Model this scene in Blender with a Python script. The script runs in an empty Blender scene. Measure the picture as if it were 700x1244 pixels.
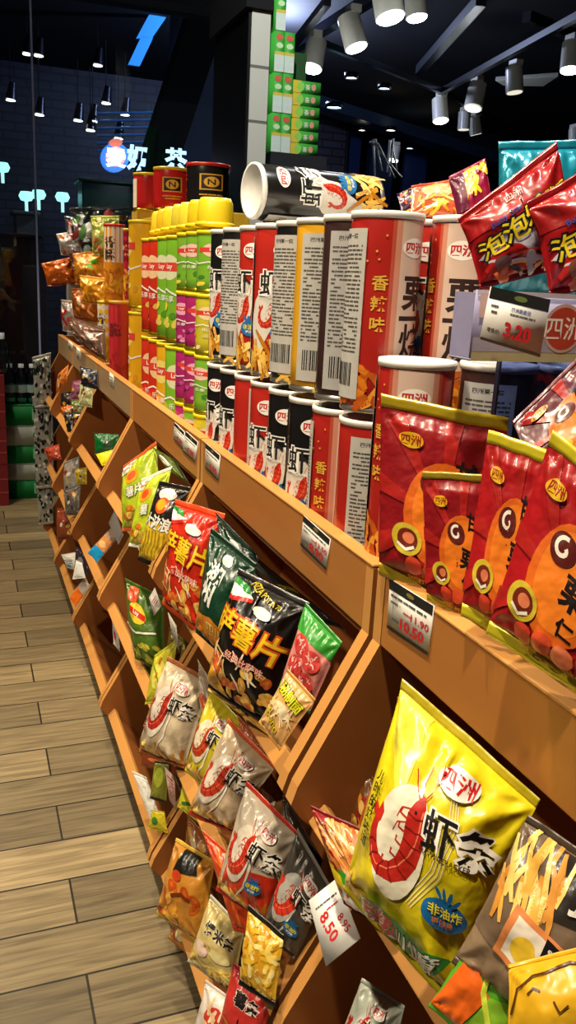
import bpy, math, random
from mathutils import Vector, Matrix, noise
R=math.radians; pi=math.pi
SC=bpy.context.scene; COL=SC.collection
# ------------------------------------------------------------------ camera
F=1030.0; H=1.2
dY=Vector((-400,-304,F)).normalized(); dZ=-Vector((-191,3740,F)).normalized()
dZ=(dZ-dZ.dot(dY)*dY).normalized(); dX=dY.cross(dZ).normalized()
if dX.x<0: dX=-dX
CAM=Vector((0,0,H))
cd=bpy.data.cameras.new('camera'); cam=bpy.data.objects.new('camera',cd); COL.objects.link(cam); SC.camera=cam
cd.sensor_fit='VERTICAL'; cd.sensor_height=24; cd.lens=24*F/1244; cd.clip_start=.02; cd.clip_end=60
cx=Vector((dX.x,dY.x,dZ.x)); cyd=Vector((dX.y,dY.y,dZ.y)); cz=Vector((dX.z,dY.z,dZ.z))
m=Matrix.Identity(4)
for i in range(3): m[i][0]=cx[i]; m[i][1]=-cyd[i]; m[i][2]=-cz[i]; m[i][3]=CAM[i]
cam.matrix_world=m
def ray(u,v): q=Vector((u-350,v-622,F)); return Vector((dX.dot(q),dY.dot(q),dZ.dot(q)))
def onx(u,v,x): r=ray(u,v); return CAM+r*(x/r.x)
def ony(u,v,y): r=ray(u,v); return CAM+r*(y/r.y)
def onz(u,v,z): r=ray(u,v); return CAM+r*((z-H)/r.z)
def onp(u,v,c,n): r=ray(u,v); return CAM+r*(n.dot(c-CAM)/n.dot(r))
# ------------------------------------------------------------------ materials
def lin(h):
    h=h.lstrip('#'); o=[]
    for i in (0,2,4):
        c=int(h[i:i+2],16)/255; o.append(c/12.92 if c<=.04045 else ((c+.055)/1.055)**2.4)
    return o+[1]
MC={}
def mat(col,kind='film'):
    k=(col,kind)
    if k in MC: return MC[k]
    M=bpy.data.materials.new(kind+'_'+col.strip('#')); M.use_nodes=True; nt=M.node_tree; N=nt.nodes; L=nt.links
    b=N['Principled BSDF']; c=lin(col)
    tc=N.new('ShaderNodeTexCoord'); nz=N.new('ShaderNodeTexNoise'); L.new(tc.outputs['Object'],nz.inputs['Vector'])
    mx=N.new('ShaderNodeMixRGB'); mx.inputs[1].default_value=[x*.86 for x in c[:3]]+[1]; mx.inputs[2].default_value=[min(1,x*1.1) for x in c[:3]]+[1]
    L.new(nz.outputs['Fac'],mx.inputs[0]); L.new(mx.outputs[0],b.inputs['Base Color'])
    bp=N.new('ShaderNodeBump'); L.new(nz.outputs['Fac'],bp.inputs['Height']); 
    P={'film':(.33,55,.10,.006,.3,.5),'foil':(.26,30,.1,.012,.5,.6),'paper':(.6,80,.05,.001,0,.4),'plastic':(.35,40,.03,.001,.1,.5),
       'can':(.28,25,.02,.0005,.4,.5),'metal':(.3,60,.05,.001,0,.5),'matte':(.85,12,.1,.002,0,.3),'board':(.42,7,.06,.001,.05,.45)}[kind]
    b.inputs['Roughness'].default_value=P[0]; nz.inputs['Scale'].default_value=P[1]; bp.inputs['Strength'].default_value=P[2]*4; bp.inputs['Distance'].default_value=P[3]
    b.inputs['Coat Weight'].default_value=P[4]; b.inputs['Coat Roughness'].default_value=.15; b.inputs['Specular IOR Level'].default_value=P[5]
    if kind=='metal': b.inputs['Metallic'].default_value=.9
    if kind=='foil': b.inputs['Metallic'].default_value=.25
    L.new(bp.outputs[0],b.inputs['Normal'])
    MC[k]=M; return M
def emis(col,s,name='lamp_glow'):
    k=(col,s,'e')
    if k in MC: return MC[k]
    M=bpy.data.materials.new(name); M.use_nodes=True; nt=M.node_tree; b=nt.nodes['Principled BSDF']
    b.inputs['Base Color'].default_value=lin(col); b.inputs['Emission Color'].default_value=lin(col); b.inputs['Emission Strength'].default_value=s
    MC[k]=M; return M
def clear(col,name,rough=.03,alpha=None,ior=1.45):
    k=(col,name)
    if k in MC: return MC[k]
    M=bpy.data.materials.new(name); M.use_nodes=True; nt=M.node_tree; N=nt.nodes; L=nt.links; b=N['Principled BSDF']
    tr=N.new('ShaderNodeBsdfTransparent'); tr.inputs[0].default_value=lin(col)
    gl=N.new('ShaderNodeBsdfGlossy'); gl.inputs['Roughness'].default_value=rough
    tc=N.new('ShaderNodeTexCoord'); nz=N.new('ShaderNodeTexNoise'); nz.inputs['Scale'].default_value=30; L.new(tc.outputs['Object'],nz.inputs['Vector'])
    bp=N.new('ShaderNodeBump'); bp.inputs['Strength'].default_value=0 if rough<.04 else .5; bp.inputs['Distance'].default_value=.006; L.new(nz.outputs['Fac'],bp.inputs['Height']); L.new(bp.outputs[0],gl.inputs['Normal'])
    mx=N.new('ShaderNodeMixShader'); fr=N.new('ShaderNodeFresnel'); fr.inputs[0].default_value=ior; L.new(bp.outputs[0],fr.inputs['Normal'])
    L.new(fr.outputs[0],mx.inputs[0]); L.new(tr.outputs[0],mx.inputs[1]); L.new(gl.outputs[0],mx.inputs[2])
    L.new(mx.outputs[0],N['Material Output'].inputs[0]); N.remove(b); MC[k]=M; return M
def mdf(name,c1,c2):
    M=bpy.data.materials.new(name); M.use_nodes=True; nt=M.node_tree; N=nt.nodes; L=nt.links; b=N['Principled BSDF']
    tc=N.new('ShaderNodeTexCoord'); mp=N.new('ShaderNodeMapping'); mp.inputs['Scale'].default_value=(9,2,9); nz=N.new('ShaderNodeTexNoise'); nz.inputs['Scale'].default_value=3; nz.inputs['Detail'].default_value=4
    L.new(tc.outputs['Object'],mp.inputs[0]); L.new(mp.outputs[0],nz.inputs['Vector'])
    mx=N.new('ShaderNodeMixRGB'); mx.inputs[1].default_value=lin(c1); mx.inputs[2].default_value=lin(c2); L.new(nz.outputs['Fac'],mx.inputs[0]); L.new(mx.outputs[0],b.inputs['Base Color'])
    b.inputs['Roughness'].default_value=.45; b.inputs['Specular IOR Level'].default_value=.4
    return M
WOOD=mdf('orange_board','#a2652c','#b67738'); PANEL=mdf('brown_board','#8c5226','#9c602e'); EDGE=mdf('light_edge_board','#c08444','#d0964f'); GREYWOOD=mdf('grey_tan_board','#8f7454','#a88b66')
# ------------------------------------------------------------------ mesh collector
def tag(o,label=None,cat=None,group=None,kind=None):
    if label: o['label']=label
    if cat: o['category']=cat
    if group: o['group']=group
    if kind: o['kind']=kind
    return o
def empty(name,loc=(0,0,0),rz=0):
    o=bpy.data.objects.new(name,None); COL.objects.link(o); o.location=loc; o.rotation_euler=(0,0,rz); o.empty_display_size=.02; return o
class MB:
    def __init__(s): s.v=[]; s.n=[]; s.f=[]; s.m=[]; s.mats=[]; s.sm=[]
    def mi(s,M):
        if M not in s.mats: s.mats.append(M)
        return s.mats.index(M)
    def add(s,vs,fs,M,smooth=False,ns=None):
        o=len(s.v); s.v+= [Vector(x) for x in vs]; s.n+= (ns if ns else [None]*len(vs)); i=s.mi(M)
        for f in fs: s.f.append([o+k for k in f]); s.m.append(i); s.sm.append(smooth)
    def box(s,a,b,M,T=None):
        x0,y0,z0=a; x1,y1,z1=b
        vs=[Vector(p) for p in ((x0,y0,z0),(x1,y0,z0),(x1,y1,z0),(x0,y1,z0),(x0,y0,z1),(x1,y0,z1),(x1,y1,z1),(x0,y1,z1))]
        if T: vs=[T@p for p in vs]
        s.add(vs,[(0,3,2,1),(4,5,6,7),(0,1,5,4),(1,2,6,5),(2,3,7,6),(3,0,4,7)],M)
    def prism(s,poly,y0,y1,M):   # poly in xz, extruded along y
        n=len(poly); vs=[(x,y0,z) for x,z in poly]+[(x,y1,z) for x,z in poly]
        s.add(vs,[list(range(n)),list(range(2*n-1,n-1,-1))]+[(i,(i+1)%n,n+(i+1)%n,n+i)[::-1] for i in range(n)],M)
    def tube(s,a,b,r0,r1,M,k=12,cap=True):
        a=Vector(a);b=Vector(b);d=(b-a).normalized(); x=d.orthogonal().normalized(); y=d.cross(x)
        vs=[a+(x*math.cos(t)+y*math.sin(t))*r0 for t in [2*pi*i/k for i in range(k)]]+[b+(x*math.cos(t)+y*math.sin(t))*r1 for t in [2*pi*i/k for i in range(k)]]
        s.add(vs,[(i,(i+1)%k,k+(i+1)%k,k+i) for i in range(k)],M,True)
        if cap: s.add(vs,[list(range(k))[::-1],list(range(k,2*k))],M)
    def lathe(s,prof,M,k=40,c=(0,0,0)):
        vs=[];fs=[]
        for r,z in prof:
            for i in range(k): t=2*pi*i/k; vs.append((c[0]+r*math.cos(t),c[1]+r*math.sin(t),c[2]+z))
        for j in range(len(prof)-1):
            for i in range(k): fs.append((j*k+i,j*k+(i+1)%k,(j+1)*k+(i+1)%k,(j+1)*k+i))
        s.add(vs,fs,M,True)
    def build(s,name,parent=None,bevel=0):
        me=bpy.data.meshes.new(name); me.from_pydata([tuple(v) for v in s.v],[],s.f)
        for M in s.mats: me.materials.append(M)
        me.polygons.foreach_set('material_index',s.m); me.polygons.foreach_set('use_smooth',s.sm); me.update()
        if any(n is not None for n in s.n):
            me.normals_split_custom_set_from_vertices([tuple(n) if n is not None else (0,0,0) for n in s.n])
        o=bpy.data.objects.new(name,me); COL.objects.link(o)
        if parent: o.parent=parent
        if bevel:
            b=o.modifiers.new('b','BEVEL'); b.width=bevel; b.segments=2; b.limit_method='ANGLE'
        return o
def copy_tree(o,parent=None):
    c=o.copy(); COL.objects.link(c)
    if parent: c.parent=parent
    for ch in list(o.children): copy_tree(ch,c)
    return c
# ------------------------------------------------------------------ flat artwork (polygons in a design frame x 0..a, y 0..1)
TC={}
def glyph(txt,off=0.0):
    k=(txt,off)
    if k in TC: return TC[k]
    c=bpy.data.curves.new('t','FONT'); c.body=txt; c.offset=off; c.resolution_u=2; c.fill_mode='FRONT'
    o=bpy.data.objects.new('t',c); COL.objects.link(o)
    me=o.evaluated_get(bpy.context.evaluated_depsgraph_get()).to_mesh(); me.calc_loop_triangles()
    vs=[(v.co.x,v.co.y) for v in me.vertices]; tr=[tuple(t.vertices) for t in me.loop_triangles]
    nm=[me.vertices[t[0]].normal.z for t in tr[:1]]
    bpy.data.objects.remove(o)
    if vs:
        x0=min(v[0] for v in vs);x1=max(v[0] for v in vs);y0=min(v[1] for v in vs);y1=max(v[1] for v in vs)
        vs=[(x-(x0+x1)/2,y-(y0+y1)/2) for x,y in vs]
    TC[k]=(vs,tr); return TC[k]
def rotp(pts,cx,cy,r,sx=1,sy=1):
    c,s=math.cos(R(r)),math.sin(R(r)); return [(cx+c*x*sx-s*y*sy, cy+s*x*sx+c*y*sy) for x,y in pts]
class Art:   # list of (verts2d, tris, material, layer)
    def __init__(s,a=1.0): s.L=[]; s.a=a; s.k=0
    def raw(s,vs,tr,M): s.k+=1; s.L.append((vs,tr,M,s.k)); return s
    def poly(s,pts,M):
        n=len(pts); cx=sum(p[0] for p in pts)/n; cy=sum(p[1] for p in pts)/n
        return s.raw(list(pts)+[(cx,cy)],[(i,(i+1)%n,n) for i in range(n)],M)
    def el(s,cx,cy,rx,ry,M,rot=0,n=24): return s.poly(rotp([(math.cos(2*pi*i/n),math.sin(2*pi*i/n)) for i in range(n)],0,0,0,rx,ry) and rotp([(rx*math.cos(2*pi*i/n),ry*math.sin(2*pi*i/n)) for i in range(n)],cx,cy,rot),M)
    def rect(s,x0,y0,x1,y1,M,rot=0):
        cx,cy,w,h=(x0+x1)/2,(y0+y1)/2,(x1-x0)/2,(y1-y0)/2
        return s.poly(rotp([(-w,-h),(w,-h),(w,h),(-w,h)],cx,cy,rot),M)
    def strip(s,pts,ws,M):
        vs=[];tr=[];n=len(pts)
        for i,(x,y) in enumerate(pts):
            a=pts[max(0,i-1)];b=pts[min(n-1,i+1)];dx,dy=b[0]-a[0],b[1]-a[1];l=math.hypot(dx,dy) or 1
            w=ws[i] if isinstance(ws,(list,tuple)) else ws
            vs+=[(x-dy/l*w,y+dx/l*w),(x+dy/l*w,y-dx/l*w)]
            if i: k=2*i; tr+=[(k-2,k-1,k+1),(k-2,k+1,k)]
        return s.raw(vs,tr,M)
    def text(s,t,cx,cy,size,M,rot=0,out=None,ow=.05,off=.012,sx=1,vert=False,step=1.02):
        if vert:
            n=len(t)
            for i,ch in enumerate(t):
                if i: s.k=k0
                k0=s.k; d=((n-1)/2-i)*size*step; p=rotp([(0,d)],cx,cy,rot)[0]; s.text(ch,p[0],p[1],size,M,rot,out,ow,off,sx)
            return s
        if out:
            vs,tr=glyph(t,off+ow); s.raw(rotp(vs,cx,cy,rot,size*sx,size),tr,out)
        vs,tr=glyph(t,off); return s.raw(rotp(vs,cx,cy,rot,size*sx,size),tr,M)
    def shrimp(s,cx,cy,sz,rot=0,flip=1,M=None,halo=None):
        M=M or mat('#c4281a'); D=mat('#7e140e'); P=mat('#ee7a58')
        if halo: s.el(cx+.10*sz,cy+.06*sz,sz*.62,sz*1.08,halo,rot-6)
        def tr(p): return rotp([(flip*x,y) for x,y in p],cx,cy,rot,sz,sz)
        # spine: head top right, back bulging right, belly round the bottom, tail curling up on the left
        K=[(.46,1.02,.03),(.42,.86,.12),(.40,.66,.20),(.42,.42,.235),(.42,.16,.235),(.36,-.12,.225),(.22,-.38,.21),(.0,-.54,.185),(-.24,-.56,.155),(-.43,-.42,.13),(-.52,-.20,.11),(-.54,.02,.085),(-.50,.2,.06)]
        Q=[];
        for k in range(len(K)-1):
            for t in (0,.5): Q.append([K[k][i]*(1-t)+K[k+1][i]*t for i in range(3)])
        Q.append(K[-1]); s.strip(tr([q[:2] for q in Q]),[q[2]*sz for q in Q],M)
        k1=s.k
        for sg,MM in ((.55,P),):
            s.strip(tr([(q[0]+.10*math.cos(k*.28-.3),q[1]+.02) for k,q in enumerate(Q[3:20])]),.014*sz,MM)
        for k in (4,6,8,10,12,14,16,18,20):
            a,q,c=Q[k-1],Q[k],Q[k+1]; dx,dy=c[0]-a[0],c[1]-a[1]; l=math.hypot(dx,dy); w=q[2]*1.0; nx,ny=-dy/l*w,dx/l*w
            s.k=k1+1; s.strip(tr([(q[0]-nx,q[1]-ny),(q[0]+dx/l*.05,q[1]+dy/l*.05),(q[0]+nx,q[1]+ny)]),.014*sz,D)
        s.k=k1-1; s.poly(tr([(-.47,.12),(-.66,.30),(-.62,.50),(-.5,.36),(-.42,.56),(-.34,.40),(-.40,.22)]),M)
        kk=s.k
        for a in (((.45,.95),(.60,1.2),(.56,1.5)),((.42,.95),(.36,1.25),(.42,1.55)),((.40,.9),(.2,1.15),(.1,1.4)),((.3,.75),(.06,.7),(-.02,.5)),((.24,.5),(.02,.42),(-.08,.22))): s.k=kk; s.strip(tr(a),.013*sz,M)
        for k in range(5): s.k=kk; q=Q[5+2*k]; s.strip(tr([(q[0]-.17,q[1]),(q[0]-.36,q[1]+.06),(q[0]-.34,q[1]+.16)]),.02*sz,M)
        s.k=k1+2; s.el(*tr([(.36,.72)])[0],.03*sz,.03*sz,mat('#140a08'))
        return s
    def fries(s,x0,y0,x1,y1,n,sz=.12,seed=1,cols=('#d99a2c','#eebc55','#c07818','#f4d078'),ang=(-80,80),w=.013):
        rd=random.Random(seed); ms=[mat(c) for c in cols]; q=[[] for _ in ms]
        k0=s.k
        for i in range(n):
            s.k=k0+i%5; x=rd.uniform(x0,x1);y=rd.uniform(y0,y1);r=rd.uniform(*ang)+90;l=sz*rd.uniform(.6,1.2)/2
            bend=rd.uniform(-.02,.02)
            pts=rotp([(-l,0),(-l*.4,bend),(l*.4,bend),(l,0)],x,y,r); s.strip(pts,[w*.6,w,w,w*.6],ms[i%len(ms)])
        s.k=k0+6; return s
    def chips(s,x0,y0,x1,y1,n,sz=.06,seed=1,cols=('#e2a63a','#d38a22','#f0c463','#c06a1c')):
        rd=random.Random(seed); k0=s.k
        for i in range(n):
            s.k=k0+2*(i%4); x=rd.uniform(x0,x1);y=rd.uniform(y0,y1);k=sz*rd.uniform(.7,1.25);ro=rd.uniform(0,180)
            s.el(x,y,k,k*rd.uniform(.5,.85),mat(cols[i%len(cols)]),ro,14); s.el(x+.1*k,y+.1*k,k*.55,k*.3,mat(cols[(i+2)%len(cols)]),ro,10)
        s.k=k0+9; return s
    def lines(s,x0,y0,x1,y1,rows,M,seed=3,h=.45):
        rd=random.Random(seed); dh=(y1-y0)/rows; vs=[];tr=[]
        for i in range(rows):
            y=y1-(i+.5)*dh; x=x0
            while x<x1-.01*(x1-x0):
                w=min(x1-x,(x1-x0)*rd.uniform(.05,.22)); k=len(vs)
                if rd.random()<.86: vs+=[(x,y-dh*h/2),(x+w*.86,y-dh*h/2),(x+w*.86,y+dh*h/2),(x,y+dh*h/2)]; tr+=[(k,k+1,k+2),(k,k+2,k+3)]
                x+=w
        return s.raw(vs,tr,M)
    def bars(s,x0,y0,x1,y1,M,seed=5,n=22):
        rd=random.Random(seed); x=x0; vs=[];tr=[]
        while x<x1: 
            w=(x1-x0)/n*rd.uniform(.3,1.1); k=len(vs); vs+=[(x,y0),(x+w,y0),(x+w,y1),(x,y1)]; tr+=[(k,k+1,k+2),(k,k+2,k+3)]; x+=w+(x1-x0)/n*rd.uniform(.4,.9)
        return s.raw(vs,tr,M)
def paint(mb,art,S,hmax=.03,o0=.0005,do=.00011,clip=None):
    """S(x,y,off)->(pos,normal). every polygon is refined so that it follows the surface"""
    for vs,tr,M,k in art.L:
        V=[tuple(v) for v in vs]; T=[]; st=list(tr); mid={}
        while st:
            t=st.pop(); E=[(math.dist(V[t[i]],V[t[(i+1)%3]]),i) for i in range(3)]; l,i=max(E)
            if l<=hmax: T.append(t); continue
            a,b,c=t[i],t[(i+1)%3],t[(i+2)%3]; key=(min(a,b),max(a,b))
            if key not in mid: mid[key]=len(V); V.append(((V[a][0]+V[b][0])/2,(V[a][1]+V[b][1])/2))
            q=mid[key]; st+=[(a,q,c),(q,b,c)]
        ps=[];ns=[]
        for x,y in V:
            p,n=S(x,y,o0+do*min(k,40)); ps.append(p); ns.append(n)
        fs=[]
        for t in T:
            (x0,y0),(x1,y1),(x2,y2)=V[t[0]],V[t[1]],V[t[2]]
            if clip and ( (x0+x1+x2)/3<clip[0] or (x0+x1+x2)/3>clip[2] or (y0+y1+y2)/3<clip[1] or (y0+y1+y2)/3>clip[3]): continue
            cr=(x1-x0)*(y2-y0)-(x2-x0)*(y1-y0)
            if abs(cr)<1e-12: continue
            fs.append(t if cr>0 else (t[0],t[2],t[1]))
        if fs: mb.add(ps,fs,M,True,ns)
# ------------------------------------------------------------------ placing things read off the photograph on their own planes
def plane_n(psi,th): return Vector((-math.cos(R(psi))*math.cos(R(th)),-math.sin(R(psi))*math.cos(R(th)),math.sin(R(th))))
def quad(px,psi,th,xc):
    n=plane_n(psi,th); u=sum(p[0] for p in px)/4; v=sum(p[1] for p in px)/4; c=onx(u,v,xc)
    return [onp(p[0],p[1],c,n) for p in px],n
CHECK=[]
def bag(name,label,cat,px,art,base,psi=27,th=25,xc=.33,T=.034,seal=None,s=.06,res=(26,34),seed=0,group=None,pouch=False,wr=1.0,sealtop=None,sealbot=None,backM=None):
    if isinstance(px[0],Vector): Q=px; n=((px[2]-px[3]).cross(px[0]-px[3])).normalized()
    else: Q,n=quad(px,psi,th,xc)
    tl,tr,br,bl=Q; org=(bl+br)/2
    W=((tr-tl).length+(br-bl).length)/2; Hh=((tl-bl).length+(tr-br).length)/2
    CHECK.append((label[:40],round(W,3),round(Hh,3),round(org.x,3),round(org.y,3),round(org.z,3)))
    sc=min(W,Hh)/.13; T=T*min(1.25,sc)
    sv=seed*7.31
    def P(u,v):
        uu=.5+(u-.5)*(1-(0 if pouch else .05)*math.sin(pi*max(0,min(1,v)))) + .012*noise.noise((sv,v*3,u>.5 and 4 or 0)); vv=v+.01*noise.noise((u*3,sv,9))*(1 if .05<v<.95 else .6)
        return (bl*(1-uu)+br*uu)*(1-vv)+(tl*(1-uu)+tr*uu)*vv-org
    def f(u,v):
        t=(v-s)/(1-2*s); t=max(0,min(1,t)); a=max(0,4*u*(1-u))
        if pouch:
            g=(1-t)**.6*(min(1,t*9))**.5*.9+.12; g*=min(1,(1-t)*12)
            z=a**.6*g
        else: z=(a**.5)*(4*t*(1-t))**.48
        ds=min(t,1-t)
        w=.16*noise.noise((u*2.6+sv,v*3.1,sv))+.08*noise.noise((u*6+sv,v*6,sv+3))+.014*noise.noise((u*14,v*11+sv,sv+8))
        w+=.10*math.sin(u*2*pi*6+sv+3*noise.noise((u*3,v,sv)))*math.exp(-ds/.10)*min(1,ds/.02)
        # diagonal pull folds from the corners
        for (cu,cv) in ((0,0),(1,0),(0,1),(1,1)):
            du,dv=abs(u-cu),abs(t-cv); d=math.hypot(du,dv)
            w+=.11*math.sin(8*math.atan2(dv+.01,du+.01)+sv)*math.exp(-(d/.38)**2)*min(1,d/.06)
        return T*(z+wr*w*min(1,a*2.5)*min(1,ds*14+.0))
    def S0(u,v,off=0):
        u=max(.004,min(.996,u)); return P(u,v)+n*(f(u,v)+off)
    def S(x,y,off):
        u=max(.006,min(.994,x/art.a)); v=max(s+.002,min(1-s-.002,y)); e=.004
        p=S0(u,v); du=S0(u+e,v)-S0(u-e,v); dv=S0(u,v+e)-S0(u,v-e); nn=du.cross(dv)
        nn=nn.normalized() if nn.length>1e-12 else n
        return p+nn*off,nn
    nx,ny=res; mb=MB(); vs=[];ns=[];fs=[]
    for j in range(ny+1):
        for i in range(nx+1):
            u=i/nx; v=s+(1-2*s)*j/ny; 
            e=.004; du=S0(u+e,v)-S0(u-e,v); dv=S0(u,v+e)-S0(u,v-e); nn=du.cross(dv); ns.append(nn.normalized() if nn.length>1e-12 else n); vs.append(P(u,v)+n*(f(u,v)) )
    for j in range(ny):
        for i in range(nx): a=j*(nx+1)+i; fs.append((a,a+1,a+nx+2,a+nx+1))
    mb.add(vs,fs,base,True,ns)
    bv=[];bf=[];bn=[]
    for j in range(0,ny+1,2):
        for i in range(0,nx+1,2):
            u=i/nx; v=s+(1-2*s)*j/ny; edge=i in(0,nx) or j in(0,ny)
            bv.append(P(u,v)-n*(abs(f(u,v))*(.55 if not edge else 0)-(f(u,v) if edge else 0))); bn.append(-n)
    mx,my=nx//2,ny//2
    for j in range(my):
        for i in range(mx): a=j*(mx+1)+i; bf.append((a,a+mx+1,a+mx+2,a+1))
    mb.add(bv,bf,backM or base,True,bn)
    paint(mb,art,S,hmax=max(.010,.0027/Hh),do=.00013)
    root=mb.build(name); root.location=org; tag(root,label,cat,group)
    for nm,v0,v1,Ms in (('bottom_seal',0,s,sealbot or seal or base),('top_seal',1-s,1,sealtop or seal or base)):
        q=MB(); vs=[];k=nx*2; rows=3
        for side in (1,-1):
            for j in range(rows+1):
                for i in range(k+1):
                    u=i/k; v=v0+(v1-v0)*j/rows; c=noise.noise((u*3+sv,v0*5,sv))*.035*T*10*.3
                    edge=abs(v-(0 if v0==0 else 1))/s
                    rid=.0006*math.sin(j*pi) + c*(1-edge)
                    vs.append(P(u,v)+n*(rid+side*.0005))
        fs=[];o=(k+1)*(rows+1)
        for j in range(rows):
            for i in range(k):
                a=j*(k+1)+i; fs.append((a,a+1,a+k+2,a+k+1)); fs.append((o+a,o+a+k+1,o+a+k+2,o+a+1))
        for i in range(k): fs+= [(i,o+i,o+i+1,i+1),(rows*(k+1)+i,rows*(k+1)+i+1,o+rows*(k+1)+i+1,o+rows*(k+1)+i)]
        for j in range(rows): a=j*(k+1); b=a+k; fs+=[(a,a+k+1,o+a+k+1,o+a),(b,o+b,o+b+k+1,b+k+1)]
        q.add(vs,fs,Ms,True); q.build(nm,root)
    return root
def card(name,label,cat,px,art,base,psi=0,th=0,xc=.3585,thick=.0012,group=None,parent=None,edge=None):
    Q,n=quad(px,psi,th,xc); tl,tr,br,bl=Q; org=(tl+tr+br+bl)/4
    def S(x,y,off): u=x/art.a; return (bl*(1-u)+br*u)*(1-y)+(tl*(1-u)+tr*u)*y-org+n*off, n
    mb=MB(); q=[p-org for p in (bl,br,tr,tl)]; vs=[p for p in q]+[p-n*thick for p in q]
    mb.add(vs,[(0,1,2,3),(7,6,5,4),(0,4,5,1),(1,5,6,2),(2,6,7,3),(3,7,4,0)],base)
    paint(mb,art,S,hmax=9,o0=.0002,do=.00003)
    o=mb.build(name,parent); o.location=org; 
    if not parent: tag(o,label,cat,group)
    return o
# ================================================================== SETTING
def brickmat(name,c1,c2,cm,w,h,mort,offs=.5,grain=False,rough=.5,rot=None):
    M=bpy.data.materials.new(name); M.use_nodes=True; nt=M.node_tree; N=nt.nodes; L=nt.links; b=N['Principled BSDF']
    tc=N.new('ShaderNodeTexCoord'); mp=N.new('ShaderNodeMapping'); L.new(tc.outputs['Object'],mp.inputs[0])
    if rot: mp.inputs['Rotation'].default_value=rot
    br=N.new('ShaderNodeTexBrick'); br.offset=offs; br.offset_frequency=2; L.new(mp.outputs[0],br.inputs['Vector'])
    br.inputs['Color1'].default_value=lin(c1); br.inputs['Color2'].default_value=lin(c2); br.inputs['Mortar'].default_value=lin(cm)
    br.inputs['Scale'].default_value=1; br.inputs['Brick Width'].default_value=w; br.inputs['Row Height'].default_value=h; br.inputs['Mortar Size'].default_value=mort; br.inputs['Mortar Smooth'].default_value=.1; br.inputs['Bias'].default_value=0
    out=br.outputs['Color']
    if grain:
        g=N.new('ShaderNodeMapping'); g.inputs['Scale'].default_value=(2.2,38,1); L.new(tc.outputs['Object'],g.inputs[0])
        # shift the grain from plank to plank
        nz=N.new('ShaderNodeTexNoise'); nz.inputs['Scale'].default_value=2.2; nz.inputs['Detail'].default_value=7; nz.inputs['Distortion'].default_value=1.1; L.new(g.outputs[0],nz.inputs['Vector'])
        cr=N.new('ShaderNodeValToRGB'); cr.color_ramp.elements[0].position=.32; cr.color_ramp.elements[0].color=(.38,.34,.30,1); cr.color_ramp.elements[1].position=.68; cr.color_ramp.elements[1].color=(1.15,1.12,1.05,1)
        L.new(nz.outputs['Fac'],cr.inputs[0]); mx=N.new('ShaderNodeMixRGB'); mx.blend_type='MULTIPLY'; mx.inputs[0].default_value=.8
        L.new(out,mx.inputs[1]); L.new(cr.outputs[0],mx.inputs[2]); out=mx.outputs[0]
    L.new(out,b.inputs['Base Color']); b.inputs['Roughness'].default_value=rough
    bp=N.new('ShaderNodeBump'); bp.inputs['Strength'].default_value=.5; bp.inputs['Distance'].default_value=.002; bp.invert=True; L.new(br.outputs['Fac'],bp.inputs['Height']); L.new(bp.outputs[0],b.inputs['Normal'])
    return M
def struct(name,M,*boxes):
    mb=MB()
    for a,b in boxes: mb.box(a,b,M)
    return tag(mb.build(name),kind='structure')
FLOORM=brickmat('wood_look_planks','#a3926e','#665c46','#1a150e',.92,.1287,.0022,.37,True,.42)
mb=MB(); mb.box((-3.2,-1.6,-.05),(9,5.0,0),FLOORM,Matrix.Translation((0,0,0))); fl=mb.build('floor'); tag(fl,kind='structure')
fl.location=(.15,1.253-.1287*30,0); 
for v in fl.data.vertices: v.co-=fl.location
struct('floor_outside',mat('#16171a','plastic'),((-4,5.0,-.05),(11,12,0)))
DK=mat('#0b0d12','matte'); DK2=mat('#12151c','matte')
struct('ceiling',DK,((-4,-1.6,3.3),(11,12,3.38)))
struct('wall_outside_brick',brickmat('dark_brick','#20202c','#181822','#060608',.24,.085,.012),((-4,10.5,0),(4.6,10.6,3.3)))
bw=bpy.data.objects['wall_outside_brick']; 
bw.data.materials.clear(); bw.data.materials.append(brickmat('dark_brick_wall','#2b2a3a','#1e1d2a','#09090d',.26,.09,.012,rot=(R(90),0,0)))
struct('wall_right',mat('#0c0e14','matte'),((9,-1.6,0),(9.1,12,3.3)))
struct('wall_far_right',mat('#0a0d16','matte'),((4.7,11.2,0),(11,11.3,3.3)))
# window wall: glass panes at y=5 with joints, header and dark post
GL=clear('#dfe6ee','window_glass',.02)
gx=ony(45,300,5.0).x; px0=ony(275,200,4.95).x; px1=ony(303,200,4.95).x
struct('window_1',GL,((-3.2,5.0,0),(gx-.006,5.012,3.3)))
struct('window_2',GL,((gx+.006,5.0,0),(px0,5.012,3.3)))
jm=mat('#aab4d8','plastic'); struct('trim_1',jm,((gx-.005,4.992,0),(gx+.005,5.02,3.3)))
struct('wall_post',mat('#07080a','plastic'),((px0,4.9,0),(px1-.01,5.1,3.3)))
# header beam over the window
hz=ony(150,0,4.9).z
struct('trim_2',DK,((-3.2,4.88,2.55),(px1,5.1,2.62)))
# white tiled pillar
TILE=brickmat('white_tile','#c9ccc4','#bfc3ba','#6d706a',.6,.2,.006,0,rot=(R(90),0,0),rough=.25)
ty=3.52; tx0=ony(303,120,ty).x; tx1=ony(327,120,ty).x-.006
pil=struct('wall_tiled_pillar',TILE,((tx0,ty,0),(tx1,ty+.5,3.3)))
struct('trim_4',mat('#0a0b0d','plastic'),((tx0-.012,ty+.004,0),(tx0-.0005,ty+.5,3.3)))
struct('wall_pillar_cap',DK,((tx0-.03,ty-.02,ony(315,12,ty).z),(tx1+.002,ty+.52,3.3)))
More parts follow.
